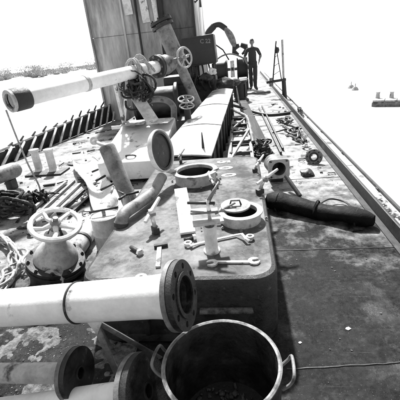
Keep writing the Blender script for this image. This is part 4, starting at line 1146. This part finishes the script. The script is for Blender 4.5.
# ============================================================ POT
po = P(221, 362.5, .41); po.z = 0
pr = .243; ph = .41
t = thing('iron_pot', po, 'big sooty open iron pot with two loop handles on deck', 'pot')
MB().lathe([(0, .0), (pr*.72, .0), (pr*.9, .03), (pr, .12), (pr, ph-.01), (pr+.004, ph), (pr-.006, ph), (pr-.010, ph-.012), (pr-.012, .12), (pr*.86, .045), (pr*.6, .03), (0, .028)], po, n=64).build('shell', MT['soot'], t)
MB().lathe([(pr+.001, ph-.006), (pr+.006, ph-.004), (pr+.006, ph+.003), (pr-.002, ph+.006), (pr-.011, ph+.002)], po, n=64).build('rim', MT['potrim'], t)
for an in (R(172), R(-2)):
    d_ = V((math.cos(an), math.sin(an), 0)); e_ = V((-d_.y, d_.x, 0)); b0 = po + d_*(pr+.002) + V((0, 0, ph-.07))
    pts = bez([b0+e_*.055, b0+e_*.058+d_*.03+V((0, 0, .035)), b0+e_*.045+d_*.045+V((0, 0, .07)), b0-e_*.045+d_*.045+V((0, 0, .07)), b0-e_*.058+d_*.03+V((0, 0, .035)), b0-e_*.055], 6)
    MB().tube(pts, .007, 8).build('handle', MT['mid'], t)
mb = MB()
for i in range(160):
    a_ = random.uniform(0, 6.28); r_ = pr*.78*math.sqrt(random.random()); q = po + V((r_*math.cos(a_), r_*math.sin(a_), .035+.02*random.random())); s_ = random.uniform(.006, .02)
    mb.box(q, (s_*1.6, s_*1.2, s_*.6), Matrix.Rotation(random.uniform(0, 6), 3, V((random.random(), random.random(), 1)).normalized()))
stuff(tag(mb.build('ash_crumbs', MT['mud'], None, po+V((0, 0, .03))), 'pale crumbs of ash lying in the bottom of the pot', 'ash'))

# ============================================================ LOOSE DEBRIS AND DECK PLATE EDGES
def chips(n, fn, smin, smax, m, name, label, cat):
    mb = MB()
    for i in range(n):
        p = fn(); s_ = random.uniform(smin, smax)*random.uniform(.4, 1)
        k = random.randint(4, 6); a0 = random.random()*6
        o_ = [(s_*random.uniform(.5, 1)*math.cos(a0+2*math.pi*j/k), s_*random.uniform(.5, 1)*math.sin(a0+2*math.pi*j/k)) for j in range(k)]
        mb.prism(o_, (), s_*random.uniform(.15, .5), p+V((0, 0, .001)), Matrix.Rotation(random.uniform(-.3, .3), 3, 'X') @ Matrix.Rotation(random.uniform(-.3, .3), 3, 'Y'))
    return stuff(tag(mb.build(name, MT[m]), label, cat))
chips(500, lambda: P(min(110, random.gauss(40, 30)), random.uniform(322, 400), 0), .002, .010, 'mud', 'mud_crumbs', 'pale crumbs of caked mud strewn under the foreground pipes', 'mud')
chips(260, lambda: V((random.uniform(.3, 1.15), random.uniform(1.2, 9), 0)), .002, .011, 'mud', 'deck_grit', 'fine pale grit scattered along the walkway', 'grit')
chips(420, lambda: V((random.uniform(-3.8, -1.2), random.uniform(2, 6), 0)), .004, .02, 'rust', 'rust_flakes', 'dark rust flakes scattered on the port deck', 'rust flakes')
chips(120, lambda: V((random.uniform(TX0+.1, TX1-.1), random.uniform(TY0+.1, TY1-.1), TZ)), .002, .010, 'rust', 'scale_flakes', 'small dark scale flakes lying on the trunk top', 'scale')
for (x, y, s_, lb) in ((348, 329, .018, 'larger of two white paint flakes lying on the dark walkway'), (300, 343, .011, 'smaller of two white paint flakes lying on the dark walkway')):
    q = P(x, y, .001)
    tag(MB().prism([(s_, 0), (s_*.4, s_*.8), (-s_*.5, s_*.5), (-s_*.9, -.2*s_), (-.1*s_, -s_*.7)], (), .004, q).build('paint_flake', MT['white'], None, q), lb, 'flake', 'paint flakes')
# caked mud lying in blotches under the foreground pipes
vs = []; fs = []; nx, ny = 120, 90
for i in range(nx+1):
    for j in range(ny+1):
        x, y = -2.1 + 1.5*i/nx, .75 + 1.0*j/ny
        edge = min(i/nx, 1-i/nx, j/ny, 1-j/ny)
        h = noise.fractal(V((x*5, y*5, 2.2)), 1.0, 2.0, 5) + .35*noise.noise(V((x*22, y*22, 7)))
        vs.append(V((x, y, min(.03, .030*(h-.05)) - (.02 if edge < .06 else 0))))
for i in range(nx):
    for j in range(ny):
        q = i*(ny+1)+j
        if max(vs[k].z for k in (q, q+1, q+ny+1, q+ny+2)) > -.002: fs.append((q, q+ny+1, q+ny+2, q+1))
used = sorted({k for f in fs for k in f}); ix = {k: n_ for n_, k in enumerate(used)}
stuff(tag(MB().add([vs[k] for k in used], [tuple(ix[k] for k in f) for f in fs], True).build('caked_mud', MT['mud'], None, (-1.3, 1.2, 0)), 'blotches of pale caked mud on deck under the foreground pipes', 'mud'))
# small scrap nobody could count: nuts, offcuts, short rods
mb = MB()
def scrap(x0, x1, y0, y1, n_, smax):
    for i in range(n_):
        o_ = V((random.uniform(x0, x1), random.uniform(y0, y1), .004)); k_ = random.random(); s_ = smax*random.uniform(.35, 1); a_ = random.uniform(0, 6.28)
        dd_ = V((math.cos(a_), math.sin(a_), random.uniform(0, .12)))
        if k_ < .4: mb.tube([o_+V((0, 0, s_*.12)), o_+dd_*s_*1.6+V((0, 0, s_*.12))], s_*.10, 6)
        elif k_ < .65: mb.prism(circ(s_*.3, 6), [circ(s_*.16, 8)], s_*.22, o_, Matrix.Rotation(random.uniform(-.2, .2), 3, 'X'))
        elif k_ < .85: mb.box(o_+V((0, 0, s_*.1)), (s_*1.2, s_*.45, s_*.12), Matrix.Rotation(a_, 3, 'Z') @ Matrix.Rotation(random.uniform(-.15, .15), 3, 'X'))
        else: mb.tube([o_+V((s_*.5*math.cos(t_*.5)+.2*s_*math.sin(t_), s_*.5*math.sin(t_*.5), s_*.1+.1*s_*abs(math.sin(t_)))) for t_ in range(12)], s_*.07, 5)
scrap(-2.7, -1.25, 3.1, 5.0, 60, .12); scrap(-.2, .12, 4.2, 8.2, 40, .13); scrap(.75, 1.12, 4.2, 10.5, 46, .11); scrap(.3, .7, 3.7, 6, 12, .06); scrap(-3.9, -2.4, 4.5, 8.5, 40, .14); scrap(-1.25, -1.05, 1.8, 3.2, 14, .07)
stuff(tag(mb.build('scrap_bits', MT['dark']), 'small dark scrap, nuts, wire and offcuts littering the deck', 'scrap'))
# doubler plate on the walkway
a, c = P(400, 348, 0), P(340, 400, 0)
q = [P(402, 352, 0), P(338, 402, 0), V((.62, .9, 0)), V((1.17, .9, 0))]
q = [V((1.17, 1.60, 0)), V((.42, 1.22, 0)), V((.42, .2, 0)), V((1.17, .2, 0))]
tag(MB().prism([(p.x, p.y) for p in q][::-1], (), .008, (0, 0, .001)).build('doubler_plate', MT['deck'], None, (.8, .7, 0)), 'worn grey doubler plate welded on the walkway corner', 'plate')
